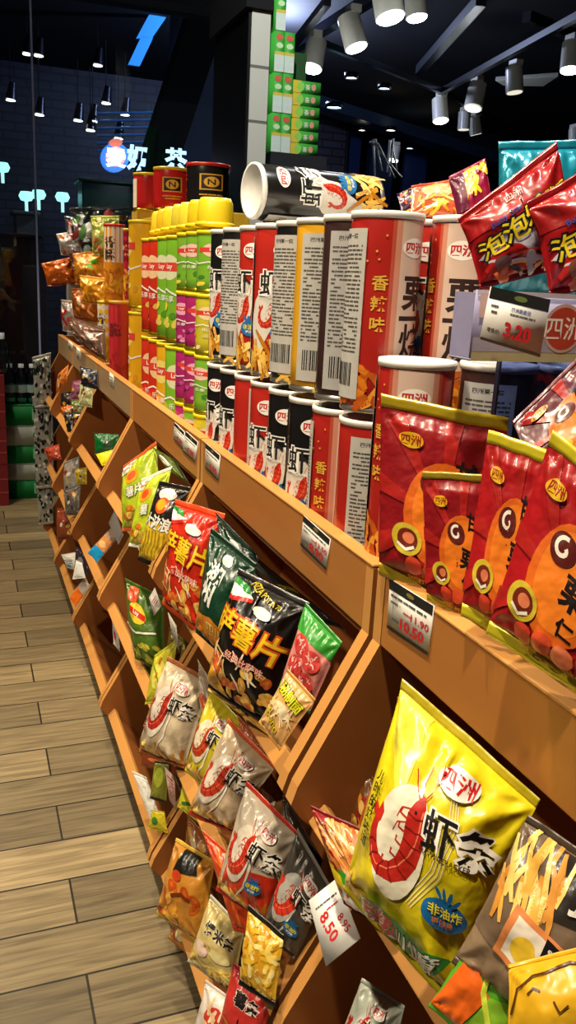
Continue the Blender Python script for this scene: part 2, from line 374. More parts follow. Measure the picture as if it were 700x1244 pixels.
# a sloping beam and a grey blue panel seen through the glass
def beam(name,a,b,r,M,kind='structure',parent=None):
    q=MB(); d=(b-a); l=d.length; T=Matrix.Translation(a)@d.to_track_quat('X','Z').to_matrix().to_4x4(); q.box((0,-r,-r),(l,r,r),M,T); o=q.build(name,parent)
    if kind: tag(o,kind=kind)
    return o
beam('wall_sloping_beam',ony(262,-20,6.4),ony(186,215,6.4),.12,mat('#050608','matte'))
q=MB(); P=[ony(u,v,7.2) for u,v in ((212,-20),(285,-20),(285,240),(200,240))]
q.add(P+[p+Vector((0,.1,0)) for p in P],[(3,2,1,0),(4,5,6,7),(0,1,5,4),(1,2,6,5),(2,3,7,6),(3,0,4,7)],mat('#6a7296','matte')); tag(q.build('wall_grey_panel'),kind='structure')
# lit strips of sky blue roof glazing seen outside
q=MB(); 
for a in (((190,2),(215,2),(185,46),(166,46)),((172,44),(186,46),(170,80),(156,78))):
    P=[ony(u,v,8.0) for u,v in a]; q.add(P+[p+Vector((0,.03,0)) for p in P],[(0,3,2,1),(4,5,6,7),(0,1,5,4),(1,2,6,5),(2,3,7,6),(3,0,4,7)],emis('#3aa0ff',.75,'blue_skylight_glow'))
tag(q.build('window_3'),kind='structure')
# dark duct lines and blue edge lines on the mall ceiling
q=MB()
for k in range(6):
    a=ony(118,138+9*k,8.5); b=ony(193,136+9*k,8.5); q.tube(a,b,.012,.012,mat('#2d5d86','plastic'),6)
tag(q.build('blue_line_louvre'),'row of thin blue lit bars high outside the window','louvre')
# ================================================================== NEON SIGN placed outside, standing in for reflections in the glass
def neon():
    root=empty('neon_sign',ony(140,190,5.9)); o=root.location; tag(root,'glowing round blue and pink sign with white lettering standing in for window reflections','neon sign')
    def pt(u,v,dy=0): return ony(u,v,5.9+dy)-o
    def pl(nm,pts,M,dy):
        q=MB(); P=[pt(u,v,dy) for u,v in pts]; n=len(P); q.add(P+[p+Vector((0,.05,0)) for p in P],[list(range(n))[::-1],list(range(n,2*n))]+[(i,(i+1)%n,n+(i+1)%n,n+i) for i in range(n)],M); return q.build(nm,root)
    c=[(140+17*math.cos(2*pi*i/20),191+18*math.sin(2*pi*i/20)) for i in range(20)]; pl('round_panel',c,emis('#3f86e8',1.6,'sign_blue'),0)
    c=[(141+12*math.cos(2*pi*i/20),190+12*math.sin(2*pi*i/20)) for i in range(20)]; pl('inner_panel',c,emis('#ff9a8a',1.6,'sign_pink'),-.03)
    c=[(141+8*math.cos(2*pi*i/12),173+5*math.sin(2*pi*i/12)) for i in range(12)]; pl('top_knob',c,emis('#ff8a6a',1.1,'sign_orange'),-.02)
    for nm,t,u,v,sz,col in (('sign_letters','麦',141,191,20,'#ffffff'),('sign_letters','奶',168,192,24,'#bfe9ff'),('sign_letters','茶',214,194,22,'#bfe9ff')):
        vs,tr=glyph(t,.045); k=(ony(u+sz,v,5.9)-ony(u,v,5.9)).length*1.15; q=MB(); b=pt(u,v,-.06)
        q.add([b+Vector((x*k,0,y*k)) for x,y in vs],[t for t in tr],emis(col,2.6,'sign_white')); q.build(nm,root)
neon()
# beyond the glass: small lamps standing in for reflected ceiling lights, and shop lights
def far_lamp(u,v,y,sz=.05,col='#fff2d8',st=6,lab=''):
    p=ony(u,v,y); r=empty('reflection_lamp',p); tag(r,lab,'lamp')
    q=MB(); q.tube((0,0,.1),(0,0,.5),.004,.004,DK2,6); q.tube((0,0,-.02),(.02,0,.12),sz*1.0,sz*.6,mat('#3a3a40','metal'),12); q.build('lamp_housing',r)
    q=MB(); q.lathe([(0,-.03),(sz*.8,-.03),(sz*.82,-.021)],emis(col,st),14); q.build('bulb',r)
LU=[(13,118,'leftmost'),(33,62,'uppermost pair member left of the joint'),(47,64,'just right of the pale joint high up'),(48,136,'on the pale glass joint'),(95,143,'lowest but one, left of the blue bars'),(110,155,'below left of the blue bars'),(119,76,'under the blue skylight'),(113,144,'left end of the blue bars'),(152,136,'in the middle of the blue bars'),(144,165,'just above the round sign'),(129,122,'left above the blue bars'),(198,178,'beside the sloping beam'),(207,171,'right of the sloping beam')]
for u,v,w in LU: far_lamp(u,v,8.6,.05,lab='small lamp standing in for a window reflection, '+w)
for i,(u,v) in enumerate([(32,245),(47,243),(76,246),(3,210)]):
    p=ony(u,v,8.9); r=empty('shop_light',p); tag(r,['pale green heart shaped shop light, left of the glass joint','pale green shop light right on the glass joint','pale green heart shaped shop light right of the glass joint','small shop light at the left edge of the photo'][i],'lamp')
    q=MB(); q.lathe([(0,0),(.05,.01),(.07,.05),(.05,.09),(0,.07)],emis('#a8ffe8',2.2,'shop_light_glow'),12); q.build('shade',r)
    q=MB(); q.tube((0,0,-.09),(0,0,.01),.015,.015,emis('#c8fff0',1.4,'shop_light_stem'),8); q.build('stem',r)
# indistinct shop furniture outside: counter, shelves and plants
for i,(u0,v0,u1,v1,c,nm,lb) in enumerate([(-20,290,48,312,'#4a2418','counter','low reddish brown counter outside the window, its upper top'),(-20,325,60,345,'#33201c','counter','dark brown counter outside the window, below the reddish one'),(20,262,44,300,'#7d8070','display_case','pale lit display case standing on the reddish counter outside'),(100,228,190,246,'#124022','planter','dark green planter hedge outside the window'),(-10,370,30,640,'#0e0f12','cabinet','black cabinet outside behind the red cartons'),]):
    y=7.6+.15*i; a=ony(u0,v1,y); b=ony(u1,v0,y); y+=.35*(i==1); q=MB(); q.box((a.x,y,0),(b.x,y+.3,b.z),mat(c,'plastic')); q.box((a.x-.03,y-.03,b.z),(b.x+.03,y+.33,b.z+.03),mat(c,'plastic')); tag(q.build(nm,None,.01),lb,nm.replace('_',' '))
# ================================================================== CEILING LIGHTS inside
def track_lamp(u,v,z,px,lab,tilt=(0,0),on=True,col='#ffffff',st=30):
    p=onz(u,v,z); d=(p-CAM).length; k=px*d/F; r=empty('track_spotlight',p); tag(r,lab,'spotlight',None)
    W=mat('#b4afa0','plastic'); L=k; rad=L*.26
    ax=Vector((tilt[0],tilt[1],-1)).normalized()
    q=MB(); q.box((-.03,-.05,L*.35),(.03,.05,L*.5),W); q.build('mounting_box',r)
    q=MB(); q.tube((0,0,L*.4),(0,0,-.0),.012,.012,W,8); q.build('stem',r)
    a=-ax*L*.32; b=ax*L*.36; q=MB(); q.tube(a,b,rad*.95,rad,W,20); q.build('lamp_can',r)
    q=MB(); q.tube(b+ax*.001,b+ax*.006,rad*.86,rad*.86,emis(col,st) if on else emis('#d8d2c0',1.2,'dim_bulb'),20); q.build('lens',r)
    return p
TL=[(470,-4,2.62,60,'cylinder spotlight glaring at the top edge, left of its pair',(.15,-.3),True),(505,2,2.72,44,'cylinder spotlight glaring at the top edge, right of its pair',(.1,-.2),True),
 (428,38,2.62,48,'grey track spotlight with a lit lens below the leftmost track',(.25,-.3),True),(382,66,2.62,44,'track spotlight nearest the green cartons',(-.25,-.25),True),
 (535,133,2.75,34,'glaring spotlight hanging at the track junction',(0,-.3),True),(578,116,2.75,38,'tilted unlit looking spotlight right of the junction',(-.25,-.2),False),
 (625,96,2.75,36,'upright spotlight beside the flat white diffuser',(.1,-.1),False),(694,68,2.75,40,'spotlight cut by the right edge of the photo',(-.1,-.2),True),
 (564,146,2.85,26,'small spotlight, left one of the pair under the junction',(.05,0),False),(577,152,2.85,26,'small spotlight, right one of the pair under the junction',(.3,0),False),(480,186,2.6,22,'small white spotlight hanging among the wires at the back',(-.2,-.1),True),(698,166,2.6,24,'spotlight just above the blue packet at the right edge',(0,-.2),True)]
for a in TL: track_lamp(a[0],a[1],a[2],a[3],a[4],a[5],a[6],'#eaf6ff',22)
DL=[(427,94,3.0,6,'#f0fbff'),(467,107,3.0,6,'#a8dcff'),(406,130,2.95,8,'#a8e8ff'),(440,158,2.9,4,'#ffd9a0'),(475,158,2.9,5,'#ffe2b0'),(498,180,2.9,4,'#b8dcff'),(533,178,2.9,5,'#ffe2b0'),(548,198,2.9,4,'#cfe6ff')]
for i,(u,v,z,k,c) in enumerate(DL):
    p=onz(u,v,z) if v>140 else ony(u,v,6.5+.2*i); d=(p-CAM).length; rr=k*d/F; r=empty('downlight',p); tag(r,'round ceiling downlight, '+['brightest white one below the grey spotlights','bluish one right of the brightest','wide pale cyan one right of the green cartons','small warm one below the wide cyan one','warm one above the hanging wires','small blue one right of the wires','warm one over the purple packet','last small one before the red bags'][i],'downlight')
    q=MB(); q.lathe([(0,0),(rr,0),(rr*1.0,.012)],emis(c,12,'downlight_glow'),18); q.build('lens',r)
    q=MB(); q.lathe([(rr,-.008),(rr*1.25,-.008),(rr*1.25,.03),(rr,.03),(rr,-.008)],mat('#1d2026','metal'),18); q.build('trim_ring',r)
TR=[((338,78),(398,2),2.72),((385,50),(540,112),2.85),((535,112),(705,18),2.85),((540,112),(650,172),2.9),((345,66),(480,-20),2.95),((510,85),(585,0),3.0),((640,20),(700,45),3.1)]
for i,(a,b,z) in enumerate(TR):
    o=beam('light_track',onz(*a,z),onz(*b,z),.022 if i<4 else .035,mat('#17191f','plastic'),None); tag(o,'black '+['ceiling track carrying the spotlight nearest the green cartons','ceiling track running from the cartons to the junction','ceiling track rising from the junction to the top right','ceiling track falling from the junction to the right','ceiling pipe at the top left of the spotlights','slanting ceiling pipe at top centre','short ceiling pipe at the top right corner'][i],'light track' if i<4 else 'pipe')
p=[onz(u,v,2.9) for u,v in ((602,98),(678,93),(660,105),(612,104))]; q=MB(); q.add(p+[x+Vector((0,0,.03)) for x in p],[(0,1,2,3),(7,6,5,4),(0,4,5,1),(1,5,6,2),(2,6,7,3),(3,7,4,0)],mat('#cfd0cc','plastic')); tag(q.build('light_diffuser'),'flat white diffuser panel hanging beside the upright spotlight','light diffuser')
# soffit and dark bluish windows at the far right
a=ony(385,136,9.8); b=ony(630,216,9.8)
q=MB(); P=[ony(385,128,9.6),ony(700,228,9.6),ony(700,214,9.6),ony(385,114,9.6)]; q.add(P+[x+Vector((0,.3,0)) for x in P],[(0,1,2,3),(7,6,5,4),(0,4,5,1),(1,5,6,2),(2,6,7,3),(3,7,4,0)],mat('#15202e','plastic')); tag(q.build('trim_3'),kind='structure')
for i,(u0,u1) in enumerate(((388,412),(418,440),(446,480),(488,520))):
    y=10.8; a=ony(u0,250,y); b=ony(u1,150+(u0-388)*.35,y); struct('window_%d'%(4+i),mat('#16264a' if i%2 else '#0f1c3a','plastic'),((a.x,y,.3),(b.x,y+.05,b.z)))
q=MB(); rd=random.Random(4)
for k in range(7):
    a=ony(448+rd.uniform(0,34),172+rd.uniform(-4,6),7.0); b=ony(452+rd.uniform(-6,40),214+rd.uniform(-8,4),7.0); q.tube(a,b,.012,.008,mat('#8d8f8c','metal'),6)
tag(q.build('hanging_rods'),'tangle of thin grey metal rods hanging at the back','rods')
# ================================================================== RACK with green cartons behind
RY=3.55; rz=ony(356,187,RY).z; ra=ony(328,187,RY).x; rb=ony(396,187,RY).x
rk=empty('carton_rack',(ra,RY,0)); tag(rk,'dark rack behind the snack shelf carrying the green cartons','rack')
q=MB(); q.box((0,0,rz-.035),(rb-ra,.4,rz-.001),mat('#1c1e22','metal')); q.build('rack_shelf',rk)
for x in (0,rb-ra-.03):
    for y in (0,.37): q=MB(); q.box((x,y,0),(x+.03,y+.03,rz-.035),mat('#1c1e22','metal')); q.build('post',rk)
q=MB(); q.box((0,-.012,rz-.10),(rb-ra,-.001,rz-.0),mat('#2a2c30','plastic')); q.build('label_rail',rk)
A=Art(1.9); A.text('6.90',.95,.38,.5,mat('#c0202a','paper'),off=.02); A.lines(.1,.66,1.8,.9,2,mat('#555555','paper'))
card('price_tag','white price tag reading 6.90 on the dark rail under the green cartons','price tag',[(336,190),(374,194),(373,208),(335,203)],A,mat('#e8e8e2','paper'),90,0,ony(355,198,RY-.014).x)
def carton(p,sz,kind):
    o=empty('tea_carton',p); w,d,h=sz; q=MB()
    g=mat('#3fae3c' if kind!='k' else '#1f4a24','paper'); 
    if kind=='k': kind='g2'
    q.box((0,0,0),(w,d,h),g if kind!='w' else mat('#cfe0d8','paper'))
    A=Art(w/h); rd=random.Random(int(p[2]*100))
    if kind=='g' and h<.16: A.rect(0,0,w/h*.32,1,mat('#d8c23a','paper')); A.el(w/h*.3,.5,.35,.4,mat('#8fd45a','paper')); A.el(w/h*.75,.55,.22,.28,mat('#d99a8a','paper')); A.text('茶',w/h*.55,.5,.5,mat('#eaf7e0','paper'))
    elif kind=='b': A.rect(0,0,w/h,.45,mat('#c9dcd6','paper')); A.rect(0,.42,w/h,.5,mat('#cdbb4a','paper')); A.el(w/h*.45,.85,.1,.08,mat('#c8604a','paper')); A.el(w/h*.5,.65,.1,.07,mat('#bfe8b0','paper'))
    paint(q,A,lambda x,y,o:(Vector((x*h,-o-.0004,y*h)),Vector((0,-1,0))),hmax=9)
    r=q.build('carton_body',o); return o
cy=RY+.01
def zc(v): return ony(350,v,cy).z
xL=ony(328,150,cy).x; xR=ony(352,150,cy).x; xE=ony(388,150,cy).x
hs=(zc(95)-rz)/6
names=['bottom','second','third','fourth','fifth','top']
for k in range(6):
    o=carton((xR+.002,cy,rz+k*hs),(xE-xR-.004,.3,hs-.002),'g'); tag(o,'flat green and yellow carton, %s of the right hand stack'%(names[k] if k in(0,5) else names[k]+' from the bottom'),'carton','green cartons on the dark rack')
hb=(zc(40)-rz)/3; wl=(xR-xL)/2
for k in range(4):
    for j in range(2):
        z=rz+k*hb
        if k==3 and j==1: continue
        o=carton((xL+j*wl+.001,cy-.02,z),(wl-.002,.28,hb-.003),'b'); tag(o,'green and white tall carton, %s %s column beside the tiled pillar'%(['bottom of the','second up in the','third up in the','topmost of the'][k],['left','right'][j]),'carton','green and white cartons on the dark rack')
A=None
q=MB(); 
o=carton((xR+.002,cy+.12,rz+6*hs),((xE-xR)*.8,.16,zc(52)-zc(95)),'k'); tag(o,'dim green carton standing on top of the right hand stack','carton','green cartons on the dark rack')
# ================================================================== FLOOR CARTONS left, water bottles
gy=4.58; gx0=ony(9,560,gy).x; gx1=.40; zt=ony(30,492,gy).z
cz=[(605,583,'g'),(583,563,'w'),(563,541,'g'),(541,517,'w'),(517,492,'g')]
zb=0
for i,(v0,v1,kd) in enumerate(cz):
    z1=ony(30,v1,gy).z; o=empty('drink_carton',(gx0,gy,zb+.0005)); q=MB(); w=gx1-gx0
    q.box((0,0,0),(w,.26,z1-zb-.001),mat('#0f8a42','paper') if kd=='g' else mat('#b9c2b6','paper'))
    h=z1-zb; A=Art(w/h)
    if kd=='g': A.rect(w/h*.62,.25,w/h*.86,.8,mat('#8fd0a8','paper')); A.rect(w/h*.65,.32,w/h*.83,.73,mat('#0f8a42','paper'))
    else: A.text('Ce',w/h*.8,.5,.62,mat('#33443c','paper'),off=.02)
    paint(q,A,lambda x,y,o,h=h:(Vector((x*h,-o-.0004,y*h)),Vector((0,-1,0))),hmax=9)
    q.build('carton_body',o); tag(o,['bottom green drink carton on the floor at the far end','white drink carton, lower one of the two white ones','middle green drink carton between the two white ones','white drink carton, upper one of the two white ones','topmost green drink carton under the water bottles'][i],'carton','stacked drink cartons at the far end'); zb=z1
    # lid flap line part
    q=MB(); q.box((0,-.001,h-.006),(w,.0,h-.002),mat('#0a5c2c' if kd=='g' else '#8c968c','paper')); q.build('lid_flap',o)
for i,(u,v) in enumerate(((13,490),(27,491),(40,492))):
    for_=ony(u,v,gy+.06); b=empty('water_bottle',(for_.x,gy+.06,zb)); tag(b,'clear water bottle on the green carton, '+['leftmost of three','middle of three','rightmost of three'][i],'bottle','water bottles on the cartons')
    q=MB(); q.lathe([(0,.001),(.03,.001),(.033,.01),(.031,.05),(.033,.055),(.031,.1),(.033,.14),(.014,.18),(.012,.19),(0,.19)],clear('#cfe6ee','bottle_plastic',.08),18); q.build('bottle_body',b)
    q=MB(); q.lathe([(.014,.186),(.014,.205),(0,.206)],mat('#e4ecf0','plastic'),14); q.build('bottle_cap',b)
    q=MB(); q.lathe([(.0335,.06),(.0335,.1)],mat('#9fb8b4','paper'),18); q.build('bottle_label',b)
ry=4.45; rx1=ony(9,560,ry).x
for i,(v0,v1) in enumerate(((608,564),(564,520),(520,456))):
    z0=0 if i==0 else ony(5,v0,ry).z; z1=ony(5,v1,ry).z; q=MB(); q.box((-.42,0,0),(0,.3,z1-z0-.003),mat('#7d1a20','paper')); 
    for zz in (.3,.62): q.box((-.42,-.001,(z1-z0)*zz),(0,0,(z1-z0)*zz+.006),mat('#a84848','paper'))
    o=q.build('drink_carton'); o.location=(rx1,ry,z0+.001); tag(o,'dark red drink carton, %s of the stack at the left edge'%['bottom','middle','top'][i],'carton','red cartons at the left edge')
# plant like bottles standing on red stack
b=empty('water_bottle',(ony(3,440,4.55).x,4.55,ony(5,456,ry).z)); tag(b,'pale bottle standing on the dark red cartons at the left edge','bottle'); q=MB(); q.lathe([(0,0),(.035,0),(.035,.12),(.014,.17),(.014,.2),(0,.2)],clear('#cfe6ee','bottle_plastic',.08),18); q.build('bottle_body',b)
q=MB(); q.lathe([(.0145,.17),(.0145,.2),(0,.201)],mat('#dfe8f0','plastic'),14); q.build('bottle_cap',b)
# ================================================================== SNACK SHELF
YB=[.07,.69,1.344,1.965,2.53,3.11,3.58]; YE=[.683,1.339,1.963,2.528,3.108,3.58]
FX=.36; ZT=.939; ZB=.866
CR=(( .273,.705),(.273,.425),(.273,.138))
def rounded(p,c,n,r=.012):
    p,c,n=Vector(p),Vector(c),Vector(n); a=c+(p-c).normalized()*r; b=c+(n-c).normalized()*r; return [tuple(a),tuple((a+b)/2*.35+c*.65),tuple(b)]
def profile():
    P=[(FX,ZT-.004),(FX,ZB)]; 
    nd=[(.373,.60),(.373,.31),(.43,.0)]
    prev=(FX,ZB)
    for i,c in enumerate(CR):
        P+=rounded(prev,c,nd[i],.022); 
        if i<2: P+=rounded(c,nd[i],CR[i+1],.012)
        else: P.append((.43,0.0))
        prev=nd[i]
    P+=[(.97,0),(.97,ZT-.004)]
    return P[::-1]
PROF=profile()
ulab=['nearest shelf unit, behind the chestnut pouches and the big yellow bag','second shelf unit, under the row of prawn cracker cans','third shelf unit, under the small fruit coloured cans','fourth shelf unit, under the yellow and red tall packs','fifth shelf unit, dark goods with the grey tan rail','farthest shelf unit at the end of the row']
UN=[]
def tri_split_prism(q,poly,y0,y1,M):
    # concave outline: tessellate caps
    from mathutils.geometry import tessellate_polygon
    n=len(poly); t=tessellate_polygon([[Vector((x,0,z)) for x,z in poly]])
    vs=[(x,y0,z) for x,z in poly]+[(x,y1,z) for x,z in poly]; fs=[]
    for a in t:
        (ax,az),(bx,bz),(cx,cz)=poly[a[0]],poly[a[1]],poly[a[2]]; cr=(bx-ax)*(cz-az)-(cx-ax)*(bz-az)
        a=a if cr>0 else a[::-1]; fs.append(tuple(a)); fs.append(tuple(n+k for k in a[::-1]))
    q.add(vs,fs,M); fs=[]
    ar=sum(poly[i][0]*poly[(i+1)%n][1]-poly[(i+1)%n][0]*poly[i][1] for i in range(n))
    for i in range(n):
        f=(i,(i+1)%n,n+(i+1)%n,n+i); fs.append(f[::-1] if ar>0 else f)
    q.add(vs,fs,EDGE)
for k in range(6):
    y0,y1=YB[k]+.001,YE[k]-.001; W=WOOD if k<3 else WOOD; RM=WOOD if k<3 else GREYWOOD
    o=empty('display_shelf',(0,y0,0)); tag(o,ulab[k],'shelf','wooden display shelf units'); UN.append(o); L=y1-y0; t=.016
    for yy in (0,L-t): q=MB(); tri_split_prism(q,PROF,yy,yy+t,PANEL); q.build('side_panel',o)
    sx=.003 if k==0 else 0
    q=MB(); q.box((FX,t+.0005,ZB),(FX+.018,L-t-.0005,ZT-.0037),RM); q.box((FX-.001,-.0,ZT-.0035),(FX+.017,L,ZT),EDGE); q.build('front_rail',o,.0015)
    zs=.928 if k==0 else .860
    q=MB(); q.box((FX+.019,t,zs-.016),(.95,L-t,zs-.0005),W); q.build('top_board',o)
    q=MB(); q.box((.955,t,.05),(.97,L-t,ZT),W); q.build('back_panel',o)
    for (cx_,cz_) in CR:
        T=Matrix.Translation((cx_+.023,0,cz_-.021))@Matrix.Rotation(R(43),4,'Y')
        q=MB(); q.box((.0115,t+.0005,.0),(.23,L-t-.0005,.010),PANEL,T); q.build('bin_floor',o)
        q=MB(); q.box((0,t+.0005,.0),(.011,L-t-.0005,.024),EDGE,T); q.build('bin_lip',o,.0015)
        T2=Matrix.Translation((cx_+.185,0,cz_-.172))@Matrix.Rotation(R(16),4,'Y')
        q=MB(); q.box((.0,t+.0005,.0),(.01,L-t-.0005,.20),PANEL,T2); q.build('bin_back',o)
    q=MB(); q.box((.44,t+.0005,0),(.455,L-t-.0005,.05),mat('#2a1a10','board')); q.build('plinth',o)
# white end panel and black hanging packets at the far end
q=MB(); q.box((.40,3.60,.0),(.95,3.63,1.20),mat('#b9b2a6','plastic')); tag(q.build('end_panel',None,.008),'pale grey upright panel closing the far end of the shelf','panel')
# ================================================================== price tags on rails
BK=mat('#1a1a1a','paper'); RED=mat('#c4161c','paper'); GY=mat('#5a5a5a','paper'); WHT=mat('#ece8de','paper')
def tagart(big,small=None,scr='#2a2420'):
    A=Art(1.0); A.rect(0,.80,1,1,BK); A.el(.5,.9,.09,.045,mat('#8a7a3a','paper')); A.rect(0,0,1,.05,BK)
    A.lines(.06,.66,.9,.76,1,GY); A.lines(.06,.54,.3,.62,1,GY,7); A.lines(.06,.2,.3,.28,1,GY,2,.7)
    if small: A.text(small,.76,.50,.2,RED,off=.02); A.lines(.38,.46,.56,.54,1,RED)
    A.text(big,.60,.25,.34 if len(big)<5 else .30,RED,off=.03,sx=.9); return A
card('price_tag','white price tag with black header reading 10.50 on the nearest rail','price tag',[(474,703),(527,736),(520,796),(470,762)],tagart('10.50','11.90'),WHT,0,0,.3585)
card('price_tag','white price tag with black header reading 8.90 under the prawn cans','price tag',[(369,626),(401,655),(396,692),(365,662)],tagart('8.90','13.50'),WHT,0,0,.3585)
card('price_tag','small price tag on the second rail, first after the joint','price tag',[(250,538),(267,553),(265,584),(249,568)],tagart('6.50'),WHT,0,0,.3585)
card('price_tag','small tilted price tag left of the rail joint, right one of two','price tag',[(226,524),(240,537),(237,561),(222,548)],tagart('5.90'),WHT,0,0,.3585)
card('price_tag','small price tag left of the rail joint, left one of two','price tag',[(212,513),(224,525),(223,546),(211,533)],tagart('5.90'),WHT,0,0,.3585)
for i,(u,v,w,h) in enumerate(((83,413,5,9),(93,421,5,13),(133,452,5,15))):
    card('price_tag','tiny pale price tag on the far grey tan rail, '+['farthest one','second farthest','nearest of the tiny ones'][i],'price tag',[(u,v),(u+w,v+w*.8),(u+w,v+w*.8+h),(u,v+h)],Art(1.0).lines(.1,.2,.9,.8,3,GY),WHT,0,0,.3585)
A=Art(.62); A.text('8.50',.26,.40,.30,RED,rot=-90+72,off=.03); A.text('8.95',.50,.30,.17,RED,rot=-16,off=.01); A.lines(.06,.72,.5,.8,1,RED,3,.6); A.lines(.06,.6,.4,.66,1,GY,5,.6)
A=Art(.72); A.text('8.50',.26,.46,.27,RED,rot=-78,off=.025,sx=1.0); A.text('8.95',.55,.36,.18,RED,rot=-78,off=.012); A.lines(.1,.78,.62,.84,1,GY,3); A.lines(.28,.66,.6,.72,1,RED,8)
card('price_tag','large white price card reading 8.50 propped below the fries bag','price tag',[(375,1094),(409,1067),(438,1140),(396,1174)],A,mat('#f4f2ea','paper'),35,35,.27)
card('price_tag','small white price card hanging diamond wise beside the green bag','price tag',[(181,726),(188,714),(196,736),(187,748)],Art(.7).lines(.15,.3,.6,.7,3,RED),WHT,30,20,.29)
card('price_tag','pale price card leaning over the yellow green bag','price tag',[(204,744),(214,760),(218,793),(209,770)],Art(.6).lines(.1,.2,.5,.8,5,GY),mat('#bdb7a8','paper'),30,20,.29)
# ================================================================== CANS
CA=1.15
RR=.0365; CHh=.2
WH=mat('#eeeae2','paper'); DB=mat('#2a120c','paper'); GOLD=mat('#d9a638','paper')
OV=mat('#f2eee6','paper')
def logo(A,x,y,s,rot=0): A.el(x,y,s*1.3,s*.86,OV,rot); A.text('四洲',x,y,s*1.05,mat('#c01c1c','paper'),rot,off=.03)
def badge(A,x,y,s,rot=0):
    B=mat('#1c6aa8','paper'); A.el(x,y,s,s*.72,B,rot)
    for k in range(4): A.el(x+s*(-.5+.33*k),y+s*.85,s*.13,s*.28,B,rot+30-20*k,10)
    A.text('非油炸',x,y+s*.12,s*.5,mat('#f0e43c','paper'),rot,out=mat('#103a70','paper'),ow=.02); A.text('更健康',x,y-s*.32,s*.3,OV,rot)
def label(A,x0,x1,y0=.03,y1=.95,col='#b8b4ac'):
    A.rect(x0,y0,x1,y1,mat(col,'paper')); A.text('四洲栗一烧',(x0+x1)/2,y1-.04,.03,BK,off=.02); A.lines(x0+.02,y0+.25,x1-.02,y1-.08,26,mat('#4a4844','paper'),4); A.bars(x0+.04,y0+.07,x1-.04,y0+.2,BK)
def prawn_can_art(bg,lab='#b8b4ac'):
    A=Art(CA); c=CA/2
    sw=mat('#d8d2c6','paper'); pts=[(c-.16,.14),(c-.17,.3),(c-.10,.44),(c-.04,.55),(c+.10,.62)]; A.strip(pts,[.02,.10,.13,.10,.01],sw); 
    A.shrimp(c-.09,.40,.13,-8,1,mat('#c8301c'))
    A.fries(c-.4,.0,c+.42,.14,60,.2,3,ang=(-75,75),w=.016); A.fries(c-.22,.12,c+.3,.22,16,.2,5,ang=(-40,40),w=.014)
    A.text('虾条',c+.02,.63,.195,BK,0,out=OV,ow=.045,off=.010,sx=.95); A.text('PRAWN CRACKER',c+.02,.535,.03,OV)
    logo(A,c+.02,.86,.065); badge(A,c+.02,.28,.085)
    A.text('香脆虾味',c+.25,.45,.05,GOLD,0,vert=True)
    label(A,c-.52,c-.26,col=lab); return A
def chest_can_art():
    A=Art(CA); c=CA/2; 
    for k,(w,col) in enumerate(((.135,'#b8503a'),(.115,'#cc8a72'),(.085,'#d8bcaa'))): A.rect(c-w,.0,c+w,1,mat(col,'can'))
    A.text('栗',c+.04,.62,.2,DB,off=.03); A.rect(c-.07,.475,c+.13,.50,DB); A.text('烧',c+.04,.355,.22,DB,off=.012)
    logo(A,c,.86,.06); A.text('香辣味',c-.18,.56,.085,GOLD,0,off=.02,vert=True,step=1.3)
    A.text('焼きもろこし',c+.235,.45,.042,WH,0,vert=True,off=.02,out=BK,ow=.02)
    A.fries(c-.42,.0,c+.42,.2,70,.13,9,cols=('#d97a1c','#c05a14','#e89a34','#b84a10'),w=.022)
    for i in range(14): rd=random.Random(i); A.el(c-.3+rd.uniform(-.12,.15),rd.uniform(.3,.95),.006,.006,GOLD,0,6)
    label(A,c-.52,c-.26); return A
def plain_can_art(deco,seed):
    A=Art(CA); c=CA/2; rd=random.Random(seed)
    A.el(c,.72,.13,.13,mat(deco[1],'paper')); A.rect(c-.17,.68,c+.17,.77,mat('#d23a2a','paper')); A.text('Lay',c,.725,.07,WH,off=.02)
    for i in range(9): A.el(c+rd.uniform(-.25,.25),rd.uniform(.05,.35),.05,.035,mat(deco[i%len(deco)],'paper'),rd.uniform(0,90),12)
    A.strip([(c-.26,.52),(c-.18,.46),(c-.05,.50),(c+.1,.44),(c+.25,.49)],.01,WH); A.text('乐享',c,.4,.07,WH,off=.01)
    A.bars(c-.5,.1,c-.36,.28,BK); A.rect(c-.54,.0,c-.34,.9,mat(deco[2],'paper')); A.lines(c-.52,.3,c-.36,.86,18,GY)
    return A
def chipcan(name,art,col,r=RR,h=CHh,lid='#e9e6de',rimcol='#c9c5bc',flat=False,seg=48):
    o=empty(name); q=MB(); q.lathe([(0,.002),(r*.93,.002),(r*.95,.006)]+[(r,.008+ (h-.016)*k/6) for k in range(7)]+[(r*.96,h-.002),(0,h-.002)],mat(col,'can'),seg)
    if art:
        a=art.a
        def S(x,y,off):
            t=-pi/2+(x/a-.5)*2*pi; n=Vector((math.cos(t),math.sin(t),0)); return Vector((0,0,.008+y*(h-.016)))+n*(r+off-.0001),n
        paint(q,art,S,hmax=.015,o0=.0002,do=.00006)
    q.build('printed_body',o)
    q=MB(); q.lathe([(r*.97,.0),(r*1.015,.0005),(r*1.015,.0035),(r*.97,.0065)],mat(rimcol,'metal'),seg); q.build('bottom_rim',o)
    q=MB(); q.lathe([(r*1.0,h-.007),(r*1.03,h-.007),(r*1.04,h-.003),(r*1.03,h),(r*.93,h),(r*.91,h-.0015),(0,h-.0015)],mat(lid,'plastic'),seg); q.build('plastic_lid',o)
    return o
PR={}
PR['bk']=chipcan('snack_can',prawn_can_art('k'),'#171412'); PR['rd']=chipcan('snack_can',prawn_can_art('r'),'#b4281c')
PR['ch']=chipcan('snack_can',chest_can_art(),'#a8221a'); PR['ye']=chipcan('snack_can',prawn_can_art('y'),'#d9a01e')
PR['dk']=chipcan('snack_can',prawn_can_art('d','#a9a7a4'),'#3a2420')
used=set()
